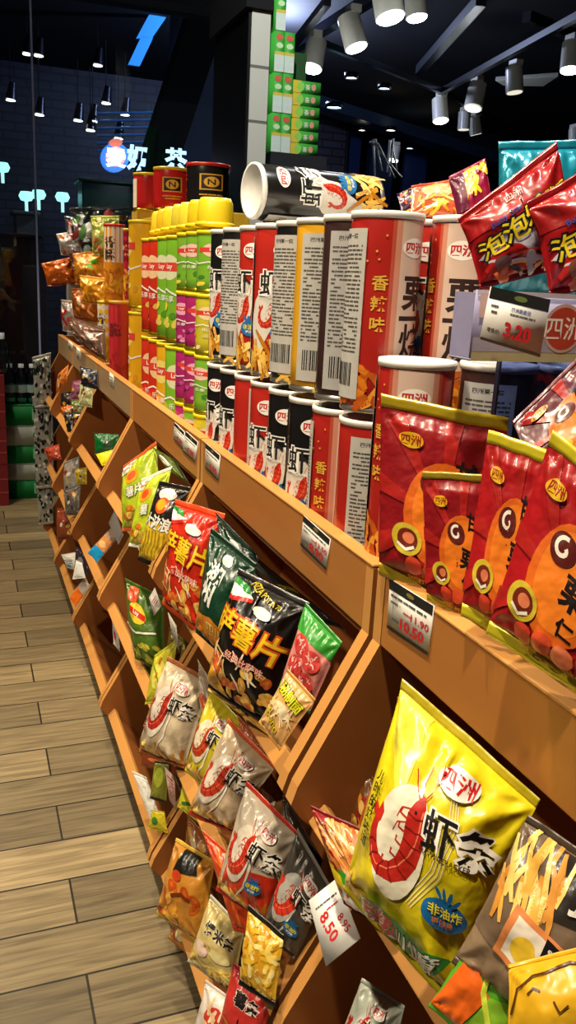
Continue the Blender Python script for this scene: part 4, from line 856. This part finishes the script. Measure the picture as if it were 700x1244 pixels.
# right hand bag with fries picture
A=Art(.8); A.poly([(.0,.3),(.0,.95),(.8,.95),(.8,.3)],P_('#6e5a46')); A.poly([(.3,.62),(.8,.72),(.8,.95),(.3,.95)],P_('#2a2420')); A.fries(.06,.5,.42,.88,36,.3,6,('#e8b04a','#d8923a','#f0cc70'),ang=(-20,30),w=.018); A.poly([(.18,.3),(.62,.26),(.6,.56),(.2,.6)],P_('#d8844a')); A.poly([(.22,.33),(.58,.3),(.56,.53),(.24,.56)],P_('#e8dcc8')); A.el(.34,.42,.08,.07,P_('#e8c030')); A.poly([(.44,.34),(.52,.33),(.52,.55),(.44,.56)],mat('#1a1412','film')); A.text('Jagabee',.48,.445,.05,mat('#ece6da','film'),90,off=.02); A.text('J',.52,.82,.22,mat('#ece6da','film'),-8,off=.02)
bag('snack_bag','brown grey potato stick bag with white letters at the right edge, nearest top bin','snack bag',[(642,990),(780,1080),(700,1300),(548,1168)],A,P_('#8a7258'),38,22,.300,.04,P_('#4a3c30'),.045,(46,50),54)
A=Art(.8); A.poly([(.0,.0),(.35,.0),(.5,.5),(.1,.7)],P_('#e2641a')); A.poly([(.4,.0),(.8,.0),(.8,.6),(.5,.5)],P_('#8ac030')); A.strip([(.3,.9),(.42,.5),(.7,.2)],.03,P_('#d8e848'))
bag('snack_bag','lime green and orange bag in front of the potato stick bag','snack bag',[(590,1108),(660,1175),(600,1290),(520,1222)],A,P_('#5aa42a'),38,25,.272,.035,None,.045,(34,36),55)
A=Art(1.0); D=mat('#5a3410','film'); A.strip([(.2,.7),(.25,.75),(.32,.72)],.010,D); A.strip([(.45,.62),(.5,.52),(.58,.58)],.010,D); A.strip([(.05,.5),(.1,.75),(.25,.85),(.6,.9),(.8,.86)],.010,D)
bag('snack_bag','plain golden yellow bag with thin brown lines at the bottom right corner','snack bag',[(618,1172),(745,1140),(760,1300),(612,1290)],A,P_('#e6b020'),45,30,.248,.04,None,.04,(34,34),56,wr=.6)
# bin B of nearest unit
bag('snack_bag','pale grey bag with a red shrimp in the dark bin at the bottom edge','snack bag',[(440,1188),(492,1222),(470,1330),(400,1290)],prawn_bag_art(.7,banner=False,halo='#c8ccc0'),P_('#b9bfae'),30,25,.31,.04,None,.045,(30,30),57)
# ---- unit 2 top bin
def pizza_art(bg,dark):
    A=Art(.68); a=.68
    A.poly([(.0,.78),(.3,.86),(.0,.93)],P_('#ece6da')); A.poly([(.02,.76),(.3,.83),(.3,.86),(.02,.80)],P_('#c8281c')); A.poly([(.02,.90),(.26,.87),(.2,.92),(.02,.94)],P_('#2f8a3a'))
    A.chips(.05,.07,.64,.36,30,.05,3,('#e0a040','#d07a22','#f0c463','#c8542c')); A.fries(.08,.22,.5,.42,12,.14,3,('#f0e0c0','#e8c890'),w=.008)
    if dark: A.poly([(.0,.05),(.3,.05),(.05,.3)],P_('#d8a030'))
    Y=P_('#e8c020'); O=P_('#a02a10') if not dark else P_('#c8501c')
    A.text('萨薯片',a*.52,.60,.225,Y,-6,out=O,ow=.05,off=.014,sx=.95); A.text('经典比萨味' if dark else '番茄比萨味',a*.6,.40,.07,P_('#e8c8b0'),-4,out=P_('#c8281c'),ow=.04)
    A.el(a*.62,.79,.09,.04,mat('#ece6da','film'),-8)
    if dark: A.text('PIZZA POTATO',a*.55,.90,.05,P_('#d8c020'),-14,off=.01)
    return A
bag('snack_bag','red chips bag with big yellow characters in the top bin of the second unit','snack bag',[(213,606),(274,624),(246,774),(197,734)],pizza_art('r',False),P_('#c82a14'),38,18,.305,.04,P_('#d84a1c'),.05,(40,48),61)
A=Art(.62); 
A.text('湖',.27,.70,.2,mat('#e8e6dc','film'),-12,off=.03); A.text('州',.21,.50,.24,mat('#e8e6dc','film'),-12,off=.03,sx=.8); A.el(.36,.86,.06,.05,mat('#e8e6dc','film')); A.poly([(0,.05),(.62,.05),(.62,.24),(.3,.3),(0,.22)],P_('#c87a24')); A.text('四川',.36,.2,.12,P_('#e0c060'),0,out=P_('#7a2a10'),ow=.03); A.chips(.05,.05,.5,.15,8,.04,2)
bag('snack_bag','dark green chips bag with white brush characters between the red and the black bag','snack bag',[(256,640),(312,684),(286,812),(238,768)],A,P_('#123a26'),38,18,.312,.04,P_('#0e2c1c'),.05,(36,44),62)
bag('snack_bag','black chips bag with big yellow orange characters, middle of the second bin unit','snack bag',[(290,690),(377,732),(326,884),(252,834)],pizza_art('k',True),P_('#14110f'),38,18,.300,.045,P_('#1c1814'),.05,(46,54),63)
bag('snack_bag','flat black bag lying on top of the others in the dark under the second rail','snack bag',[(252,648),(300,668),(420,765),(372,752)],Art(1.0).text('PIZZA POTATO',.5,.3,.07,P_('#a89a20')),P_('#15120f'),10,60,.385,.02,P_('#15120f'),.05,(20,24),73)
A=Art(.62); A.poly([(0,.72),(.62,.72),(.62,.95),(0,.95)],P_('#3a9a34')); 
for i,(x,y) in enumerate(((.2,.62),(.42,.56),(.22,.38),(.44,.3))): A.el(x,y,.13,.12,P_('#c8403a'),20*i); A.fries(x-.08,y-.08,x+.08,y+.08,14,.06,i,('#f0c8c0','#e8a8a0','#b82a2a'),w=.008)
bag('snack_bag','green topped bag printed with red strawberry like pieces, right of the black bag','snack bag',[(372,732),(416,780),(376,868),(340,832)],A,P_('#d88a80'),38,20,.33,.035,P_('#2f8a2a'),.05,(32,36),64)
A=Art(.7); A.text('秘制面',.36,.74,.19,P_('#d8d820'),-8,out=P_('#1c2a10'),ow=.05,off=.03); A.text('Bono',.3,.28,.2,P_('#d8c020'),-20,out=P_('#8a6a10'),ow=.03); A.el(.35,.5,.2,.1,P_('#ecd8b0')); A.fries(.1,.35,.6,.55,18,.2,3,('#f0e0b0','#e0c080'),w=.012)
bag('snack_bag','cream noodle snack bag with yellow green characters in front of the strawberry printed bag','snack bag',[(350,812),(384,850),(340,912),(314,878)],A,P_('#d8a868'),38,22,.292,.03,P_('#c89040'),.05,(30,32),65)
A=Art(.9); A.chips(.1,.1,.8,.5,8,.08,2); A.strip([(.5,.2),(.55,.35)],.02,mat('#2a1a10','film')); A.strip([(.62,.18),(.67,.33)],.02,mat('#2a1a10','film'))
bag('snack_bag','golden yellow bag corner hanging over the lip in front of the black bag','snack bag',[(262,800),(312,852),(330,896),(252,838)],A,P_('#d8a032'),36,30,.283,.025,P_('#e0b040'),.05,(24,24),66)
# unit 3 top bin
def chipart(main,a=.66,txt='薯片',tc='#ece6da'):
    A=Art(a); A.el(a*.42,.70,.13,.09,P_('#e89a20')); A.el(a*.42,.71,.08,.06,P_('#d8501c')); A.poly([(.02,.93),(a*.5,.96),(a*.3,.78),(.02,.80)],P_('#e0e0cc')); A.lines(.06,.82,a*.4,.92,2,P_('#d8501c'),5,.6)
    A.chips(.05,.07,a-.05,.3,12,.05,4); A.text(txt,a*.5,.5,.15,P_(tc),0,out=P_('#5a7a1c'),ow=.04); return A
bag('snack_bag','lime green chips bag with an orange picture, left one in the third bin unit','snack bag',[(150,566),(190,536),(200,640),(148,646)],chipart('g'),P_('#a8bc24'),42,18,.320,.035,P_('#c0562a'),.05,(30,36),71)
bag('snack_bag','lime green chips bag with white top corner, right one in the third bin unit','snack bag',[(172,582),(209,566),(192,668),(156,664)],chipart('g2',.6,'薯'),P_('#b6c628'),42,18,.308,.035,P_('#d8dcc8'),.05,(28,34),72)
A=Art(.6); A.poly([(0,.50),(.6,.54),(.6,.95),(0,.95)],P_('#1a1612')); A.el(.3,.86,.16,.07,P_('#e8dcd8')); A.el(.3,.72,.12,.10,P_('#d8501c')); A.el(.28,.73,.08,.07,P_('#e8a020')); A.text('大波浪',.30,.52,.17,mat('#ece6da','film'),-4,out=P_('#15120f'),ow=.03,off=.03); 
for k in range(7): A.strip([(.08+.07*k,.42),(.1+.07*k,.28),(.06+.07*k,.18),(.09+.07*k,.06)],.008,P_('#a8821c'))
bag('snack_bag','black and yellow ridged chips bag with white characters in the third bin unit','snack bag',[(194,584),(232,592),(198,694),(167,680)],A,P_('#d8b828'),38,18,.305,.04,P_('#15120f'),.05,(32,38),74)
bag('snack_bag','dark green bag lying behind the lime bags under the third rail','snack bag',[(184,542),(214,560),(232,590),(204,572)],Art(1.0).el(.4,.5,.2,.2,P_('#ece6da')),P_('#4a5a24'),20,35,.36,.02,None,.05,(16,16),75)
# unit 3 / 2 middle bins
A=Art(.66); A.el(.3,.66,.17,.13,P_('#d8c030')); A.rect(.14,.62,.46,.70,P_('#c82a1c'),-8); A.text("Lay",.3,.66,.08,mat('#ece6da','film'),-8,off=.02); A.el(.2,.86,.12,.1,P_('#c8502c')); A.chips(.08,.08,.6,.34,14,.06,5,('#b8b030','#8a9a28','#d8c850')); A.strip([(.05,.48),(.3,.42),(.6,.5)],.012,mat('#ece6da','film'))
bag('snack_bag','dark olive green chips bag with round emblem in the middle bin, third unit','snack bag',[(152,702),(200,726),(202,820),(164,800)],A,P_('#4a6a1c'),38,18,.325,.04,None,.05,(30,36),81)
A=Art(.7); A.el(.35,.5,.2,.25,P_('#e8e060')); A.strip([(.1,.8),(.4,.4),(.5,.1)],.02,P_('#8a9a20')); A.chips(.3,.5,.6,.9,5,.05,3)
bag('snack_bag','yellow green bag standing left of the cream shrimp bag, middle bin','snack bag',[(188,796),(216,776),(206,852),(176,856)],A,P_('#c2bc30'),38,20,.31,.03,None,.05,(24,28),82)
A=Art(.7); A.chips(.1,.1,.6,.9,14,.06,8,('#b89a30','#8a7a28','#a8502c'))
bag('snack_bag','dull olive and brown bag behind the yellow green one','snack bag',[(206,762),(240,790),(216,830),(196,822)],A,P_('#7a6a24'),38,20,.34,.02,None,.05,(18,20),83)
bag('snack_bag','cream prawn bag with dark red shrimp and a column of upright characters','snack bag',[(204,797),(259,828),(224,934),(168,914)],prawn_bag_art(.8,halo='#ddd2c0',sh='#a82a1c',banner=False,bad=False,side=True),P_('#cfbc9c'),38,20,.30,.045,P_('#a8602c'),.045,(44,48),84)
bag('snack_bag','yellow and white prawn bag, right of the cream one in the middle bin','snack bag',[(256,836),(298,880),(262,968),(224,936)],prawn_bag_art(.7,banner=False,bad=False,halo='#e6dcb8',sh='#c0401c'),P_('#d6c42c'),38,20,.312,.04,P_('#c8b828'),.045,(38,42),85)
A=prawn_bag_art(.75,banner=False,bad=False,halo='#e0d4c0',sh='#c83c20',fr=True)
bag('snack_bag','white and orange prawn bag hanging over the lip of the middle bin','snack bag',[(278,872),(336,930),(284,1012),(228,990)],A,P_('#cfb694'),38,20,.302,.04,P_('#d8541c'),.05,(40,44),86,sealbot=P_('#c8401c'))
A=prawn_bag_art(.75,banner=False,halo='#e0d4c0',sh='#c83420'); A.L.insert(0,([(.1,.06),(.74,.06),(.74,.5),(.1,.4)],[(0,1,2),(0,2,3)],P_('#d8341c'),0))
bag('snack_bag','red and white prawn bag with blue badge in the middle bin of the second unit','snack bag',[(300,948),(366,1014),(322,1122),(262,1082)],A,P_('#cdbfa8'),38,20,.296,.04,P_('#c8301c'),.045,(46,50),87)
bag('snack_bag','dark grey prawn bag with red shrimp at the right end of the middle bin','snack bag',[(362,1006),(408,1086),(356,1166),(318,1124)],prawn_bag_art(.6,banner=False,halo='#a8a49a',sh='#c83420',fr=False),P_('#4a453e'),38,20,.312,.035,P_('#8a867c'),.045,(36,42),88)
bag('snack_bag','orange trimmed bag strip behind the white and orange prawn bag','snack bag',[(288,868),(318,900),(330,948),(298,920)],Art(.6).fries(.1,.1,.5,.9,10,.2,3),P_('#b8603c'),38,20,.335,.02,None,.05,(16,16),89)
# bottom bins
A=Art(.78); A.chips(.06,.1,.7,.6,22,.07,4,('#e0902c','#c8641c','#e8b040','#b84a14')); A.poly([(.2,.7),(.6,.78),(.56,.95),(.25,.95)],P_('#1c1a14')); A.el(.3,.68,.09,.06,P_('#c8401c')); A.strip([(.3,.45),(.45,.52),(.6,.5)],.02,P_('#6a2a14'))
bag('snack_bag','orange brown snack bag at the left of the lowest bin, second unit','snack bag',[(214,1018),(262,1046),(246,1150),(190,1110)],A,P_('#c8862c'),38,20,.300,.04,P_('#d8b040'),.05,(36,40),91)
A=Art(.4); A.strip([(.2,.95),(.24,.6),(.2,.1)],.03,P_('#f07a30')); A.fries(.1,.1,.3,.9,8,.2,2,('#e8501c','#f0a060'))
bag('snack_bag','narrow orange red foil bag wedged in the lowest bin','snack bag',[(246,1008),(282,1040),(314,1140),(284,1130)],A,P_('#d8461a'),38,20,.284,.03,None,.05,(20,34),92)
A=Art(.72); A.text('爆米条',.42,.70,.17,mat('#1c1610','film'),0,out=mat('#e8dcc0','film'),ow=.04,off=.03); A.fries(.04,.06,.68,.3,24,.2,5,('#e8c850','#d8a838','#f0dc80')); A.el(.2,.4,.12,.1,P_('#e8c8b8')); A.el(.5,.45,.15,.08,P_('#dcd090')); A.text('米条',.3,.48,.07,P_('#8a5a1c'))
bag('snack_bag','cream yellow bag with black brush characters in the lowest bin','snack bag',[(256,1086),(298,1130),(284,1208),(228,1168)],A,P_('#d0bc78'),38,22,.292,.035,P_('#b8b4a0'),.05,(36,40),93)
A=Art(.6); A.fries(.04,.06,.56,.95,70,.2,5,('#e8b830','#f0d060','#d89820','#f4e090'),w=.03); 
bag('snack_bag','golden corn puff picture bag with black edge in the lowest bin','snack bag',[(302,1098),(346,1136),(334,1224),(290,1196)],A,P_('#d8a828'),38,22,.270,.03,mat('#1a1614','film'),.08,(30,36),94)
A=Art(.7); A.text('薯条',.4,.7,.2,mat('#1c1210','film'),0,out=mat('#e8d8c8','film'),ow=.03,off=.03); A.fries(.05,.08,.65,.4,16,.2,5)
bag('snack_bag','red bag with black characters near the bottom edge, lowest bin','snack bag',[(284,1168),(334,1210),(312,1290),(262,1256)],A,P_('#c0302a'),38,22,.297,.03,None,.05,(30,34),95)
A=Art(.8); A.el(.4,.6,.22,.2,P_('#c83a2c')); A.fries(.25,.45,.6,.8,10,.26,3,('#ecd8b8','#e8c090'),w=.03); A.el(.4,.2,.2,.1,P_('#d8a040'))
bag('snack_bag','white and red bag with pale sticks at the very bottom of the photo','snack bag',[(250,1190),(300,1226),(290,1300),(232,1262)],A,P_('#d8ccc0'),38,22,.280,.03,None,.05,(30,32),96)
# lowest bin of unit 3
bag('snack_bag','white crumpled packet standing at the lip of the lowest bin, third unit','snack bag',[(160,936),(178,944),(200,1006),(184,1002)],Art(.4).el(.2,.12,.1,.08,P_('#3aa03a')),P_('#dcdad0'),38,20,.298,.02,None,.05,(16,20),101)
bag('snack_bag','olive green packet with dark rim beside the white packet','snack bag',[(188,924),(206,926),(202,976),(182,970)],Art(.5).el(.25,.6,.15,.25,P_('#98a030')),P_('#7a7a28'),38,20,.308,.025,P_('#2a2414'),.05,(18,22),102)
card('price_tag','pinkish price card standing right of the olive packet','price tag',[(200,932),(212,944),(214,984),(206,972)],Art(.6).lines(.1,.2,.5,.85,6,RED),mat('#d8b8a8','paper'),30,20,.30)
bag('snack_bag','yellow green packet end under the yellow prawn bag','snack bag',[(222,948),(248,976),(242,1000),(216,980)],Art(1.0).strip([(.2,.3),(.8,.7)],.06,P_('#3a6a1c')),P_('#c8c02c'),38,20,.31,.02,None,.05,(14,14),103)
bag('snack_bag','yellow packet with green mark between the white packet and the panel','snack bag',[(184,984),(200,986),(204,1012),(180,1006)],Art(1.0).el(.4,.5,.2,.2,P_('#3a8a2c')),P_('#d8c428'),38,20,.296,.02,None,.05,(14,14),104)
bag('snack_bag','dark red brown folded bag under the cream prawn bag','snack bag',[(170,905),(222,925),(220,945),(172,930)],Art(1.0).el(.4,.5,.2,.1,P_('#c86a3c')),P_('#7a3418'),38,20,.315,.02,None,.05,(18,14),105)
# unit 4: blue stick pack, white and orange packs, green box
A=Art(2.6); A.rect(0,0,.9,1,P_('#1c90c8')); A.rect(.9,0,1.9,1,P_('#c8844a')); A.el(1.3,.5,.25,.3,P_('#e8b878'))
bag('snack_bag','blue and orange long stick packet in the middle bin of the fourth unit','snack bag',[(106,672),(136,640),(146,650),(118,684)],A,P_('#a88a78'),36,25,.31,.02,None,.04,(24,12),111)
bag('snack_bag','pale packet upright behind the blue stick packet','snack bag',[(132,636),(140,618),(150,650),(144,662)],Art(1.0),P_('#a8a098'),36,20,.33,.015,None,.05,(10,12),112)
bag('snack_bag','white packet with dark print in the lowest bin of the fourth unit','snack bag',[(74,674),(96,670),(98,694),(82,690)],Art(1.0).lines(.1,.3,.7,.6,3,GY).el(.3,.2,.15,.1,P_('#3a9ac8')),P_('#dcdcd4'),36,22,.29,.02,None,.05,(16,14),113)
bag('snack_bag','white star shaped folded packet below the dark print one','snack bag',[(92,680),(100,684),(104,702),(88,704)],Art(1.0),P_('#e0e0da'),36,22,.283,.015,None,.05,(12,12),114)
bag('snack_bag','orange tipped clear packet in the lowest bin of the fourth unit','snack bag',[(84,726),(104,700),(110,712),(92,738)],Art(1.0).poly([(0,0),(.55,0),(.55,1),(0,1)],P_('#e87018')),P_('#b8a898'),36,22,.285,.015,None,.05,(14,12),115)
bag('snack_bag','dark purple grey packet behind the white ones in the lowest bin','snack bag',[(92,664),(112,676),(108,700),(90,690)],Art(1.0).el(.5,.5,.2,.2,P_('#8a7a88')),P_('#3a3038'),36,22,.31,.02,None,.05,(12,12),116)
bag('snack_bag','whitish packet low behind the third lip of the third unit','snack bag',[(136,752),(144,764),(146,792),(138,782)],Art(1.0).el(.5,.5,.2,.2,P_('#b84a3a')),P_('#c8c0b8'),36,20,.31,.02,None,.05,(10,12),117)
bag('snack_bag','green box like bag in the top bin of the fourth unit','snack bag',[(114,526),(145,528),(142,556),(115,552)],Art(1.0).rect(.45,.2,.85,.75,P_('#3a5a3a')),P_('#0f6a2c'),60,10,.335,.03,None,.04,(16,16),118)
bag('snack_bag','bright yellow packet lying below the green one in the top bin','snack bag',[(116,552),(138,546),(136,562),(124,566)],Art(1.0),P_('#e8dc20'),36,30,.31,.015,None,.05,(12,12),119)
# unit 5 & 6 goods
FG=[('snack_bag','dark blue black packet at the top of the fifth unit bin',[(100,448),(116,452),(116,470),(101,466)],'#161c34',.335),
('snack_bag','cream and green packet right of the dark blue one in the fifth unit',[(99,470),(112,472),(110,492),(98,490)],'#c8c890',.325),
('snack_bag','purple pink packet in the fifth unit top bin',[(90,466),(102,464),(100,486),(88,484)],'#8a4a68',.33),
('snack_bag','black round packet standing in the fifth unit top bin',[(76,480),(88,478),(88,498),(76,496)],'#1c1a18',.31),
('snack_bag','orange packet below the black one in the fifth unit top bin',[(76,496),(88,494),(92,508),(80,508)],'#e07018',.305),
('snack_bag','green brown packet above the panel edge in the fifth unit',[(88,488),(100,488),(98,504),(88,506)],'#6a7030',.315),
('snack_bag','black packet at the lip of the fifth unit top bin',[(80,504),(100,504),(98,526),(84,522)],'#0e0c0c',.30),
('snack_bag','silver grey packet in the middle bin of the fifth unit',[(80,566),(94,560),(94,596),(80,598)],'#8f8880',.31),
('snack_bag','yellow topped black packet in the middle bin of the fifth unit',[(94,572),(104,570),(104,586),(94,586)],'#c8b020',.315),
('snack_bag','grey striped packet at the bottom of the middle bin, fifth unit',[(80,598),(96,592),(94,622),(82,622)],'#6a645c',.305),
('snack_bag','reddish packet in the lowest bin of the fifth unit',[(72,622),(90,618),(88,650),(72,652)],'#8a4020',.31),
('snack_bag','orange red packet at the far lip of the sixth unit',[(56,546),(70,542),(72,556),(60,558)],'#b8442c',.295),
('snack_bag','orange packet on the far panel in the sixth unit',[(72,456),(82,446),(80,462),(70,476)],'#d87824',.29)]
for i,(n_,l_,px,c_,x_) in enumerate(FG):
    rd=random.Random(i+60); A=Art(1.0)
    for k in range(5): A.el(rd.uniform(.2,.8),rd.uniform(.2,.8),rd.uniform(.06,.16),rd.uniform(.05,.1),P_(['#d8d0c0','#3a3430','#c8a030','#8a3a28'][(k+i)%4]),rd.uniform(0,180),10)
    mu=sum(p[0] for p in px)/4; mv=sum(p[1] for p in px)/4; px=[(mu+(p[0]-mu)*1.35,mv+(p[1]-mv)*1.3) for p in px]
    bag(n_,l_,'snack bag',px,A,P_(c_),45,18,x_,.03,None,.05,(12,14),130+i,wr=1.5)
# second layer of bags filling the bins behind the front ones
FL=[('white and orange bag under the upper lip, behind the yellow and white prawn bag',[(240,800),(296,892),(292,962),(246,880)],'#c8b49a',.345,('#c8501c','#e8e0d0','#d8a030')),
('brown and cream bag under the lip between the white orange and the red prawn bag',[(294,884),(350,972),(352,1046),(300,978)],'#9a6a3a',.35,('#e8d8b8','#b83a1c','#d8a030')),
('dark bag filling the middle bin right of the red and white prawn bag',[(344,960),(392,1046),(386,1110),(338,1030)],'#3a2c22',.355,('#8a5a2a','#c8c0b0','#5a1a14')),
('orange and brown bag behind the narrow orange foil bag in the lowest bin',[(228,990),(280,1046),(270,1110),(222,1040)],'#a8642a',.345,('#d8a040','#7a2a14','#e8d0a0')),
('yellow and red bag deep in the lowest bin behind the corn puff bag',[(280,1060),(340,1130),(340,1190),(276,1120)],'#b88a24',.345,('#c82a1c','#f0d880','#8a3a14')),
('dark patterned bag at the right end of the lowest bin behind the divider',[(330,1116),(374,1156),(340,1236),(300,1190)],'#4a3a2a',.35,('#c8b8a0','#8a2a1c','#c8a030')),
('orange yellow bag standing low behind the cream yellow bag',[(236,1060),(262,1090),(240,1170),(204,1140)],'#c07a24',.33,('#e8c040','#8a3a1c','#f0e0b0')),
('dull green and white bag low in the middle bin of the third unit',[(172,748),(200,800),(200,850),(172,830)],'#8a8a4a',.345,('#c8c8a0','#4a6a2a','#a83a2a')),
('dark green bag deep in the top bin behind the green brush character bag',[(262,622),(312,672),(330,730),(270,690)],'#0e2418',.36,('#1c4a30','#c8c8c0','#0a1410')),
('brown dim bag in the top bin of the nearest unit beside the divider',[(446,930),(480,990),(462,1060),(424,1000)],'#6a4420',.36,('#c87a2a','#8a2a14','#d8b060')),
('pale dim packet deep in the lowest bin of the third unit',[(146,890),(176,930),(172,972),(146,935)],'#8a8070',.345,('#c8c0b0','#7a3a1c','#a89a40'))]
for i,(l_,px,c_,x_,cc) in enumerate(FL):
    rd=random.Random(i+200); A=Art(.8)
    for k in range(9): A.el(rd.uniform(.1,.7),rd.uniform(.1,.9),rd.uniform(.06,.16),rd.uniform(.04,.1),P_(cc[k%3]),rd.uniform(0,180),14)
    A.fries(.1,.1,.7,.4,10,.2,i)
    bag('snack_bag',l_,'snack bag',px,A,P_(c_),36,20,x_,.03,None,.05,(20,24),200+i,wr=1.2)
# ================================================================== LIGHTS (shop spotlights above the aisle, plus added fill lights)
def spot(loc,to,e,size=70,col=(1,.86,.68),rad=.05,blend=.6):
    l=bpy.data.lights.new('overhead_spot','SPOT'); l.energy=e; l.spot_size=R(size); l.spot_blend=blend; l.color=col; l.shadow_soft_size=rad
    o=bpy.data.objects.new('overhead_spot',l); COL.objects.link(o); o.location=loc; o.rotation_euler=(Vector(to)-Vector(loc)).to_track_quat('-Z','Y').to_euler()
def pt(loc,e,col=(1,.95,.88),rad=.06):
    l=bpy.data.lights.new('point_light','POINT'); l.energy=e; l.color=col; l.shadow_soft_size=rad; o=bpy.data.objects.new('point_light',l); COL.objects.link(o); o.location=loc
WARM=(1,.80,.55); NEU=(1,.85,.63)
spot((-.12,.2,2.8),(.28,.7,.7),165,62,NEU,.04)
spot((-.10,1.35,2.8),(.28,1.25,.7),165,62,NEU,.04)
spot((-.12,2.6,2.8),(.28,2.3,.7),140,62,WARM,.04)
spot((-.15,3.8,2.8),(.28,3.3,.7),110,62,WARM,.04)
spot((.75,.7,2.75),(.5,.9,1.1),40,70,(.94,.96,1))
spot((1.3,2.3,2.75),(.45,2.2,1.1),45,70,(.97,.97,1),.04)
spot((-1.3,.5,2.75),(-.1,1.6,.1),130,80,NEU)  # aisle pair aimed at the floor, spilling on the shelf as fill
spot((-1.3,3.0,2.75),(-.1,3.0,.1),90,80,NEU)
spot((-.3,3.7,2.8),(.15,4.65,.25),70,45,NEU,.04)  # added spot that brightens the far drink cartons
spot((.7,2.2,2.9),(1.25,3.5,1.9),120,55,(1,.98,.92),.03)  # added spot that brightens the tiled pillar and green cartons
for p_,e_ in ((onz(505,30,2.4),5),(onz(428,70,2.3),5),(onz(560,170,2.4),5),(onz(382,100,2.3),5)): pt(p_,e_,(.9,.96,1))
pt(ony(345,60,7.5),150,(.55,.65,1),.08); pt(ony(348,-120,6.2),15,(.55,.65,1),.08)  # added hidden bluish lights that brighten the area beyond the window
w=bpy.data.worlds.new('world'); SC.world=w; w.use_nodes=True; w.node_tree.nodes['Background'].inputs[0].default_value=(.75,.85,1,1); w.node_tree.nodes['Background'].inputs[1].default_value=.035
vs=SC.view_settings; vs.view_transform='Standard'; vs.look='None'; vs.gamma=1; vs.use_curve_mapping=False; vs.exposure=0
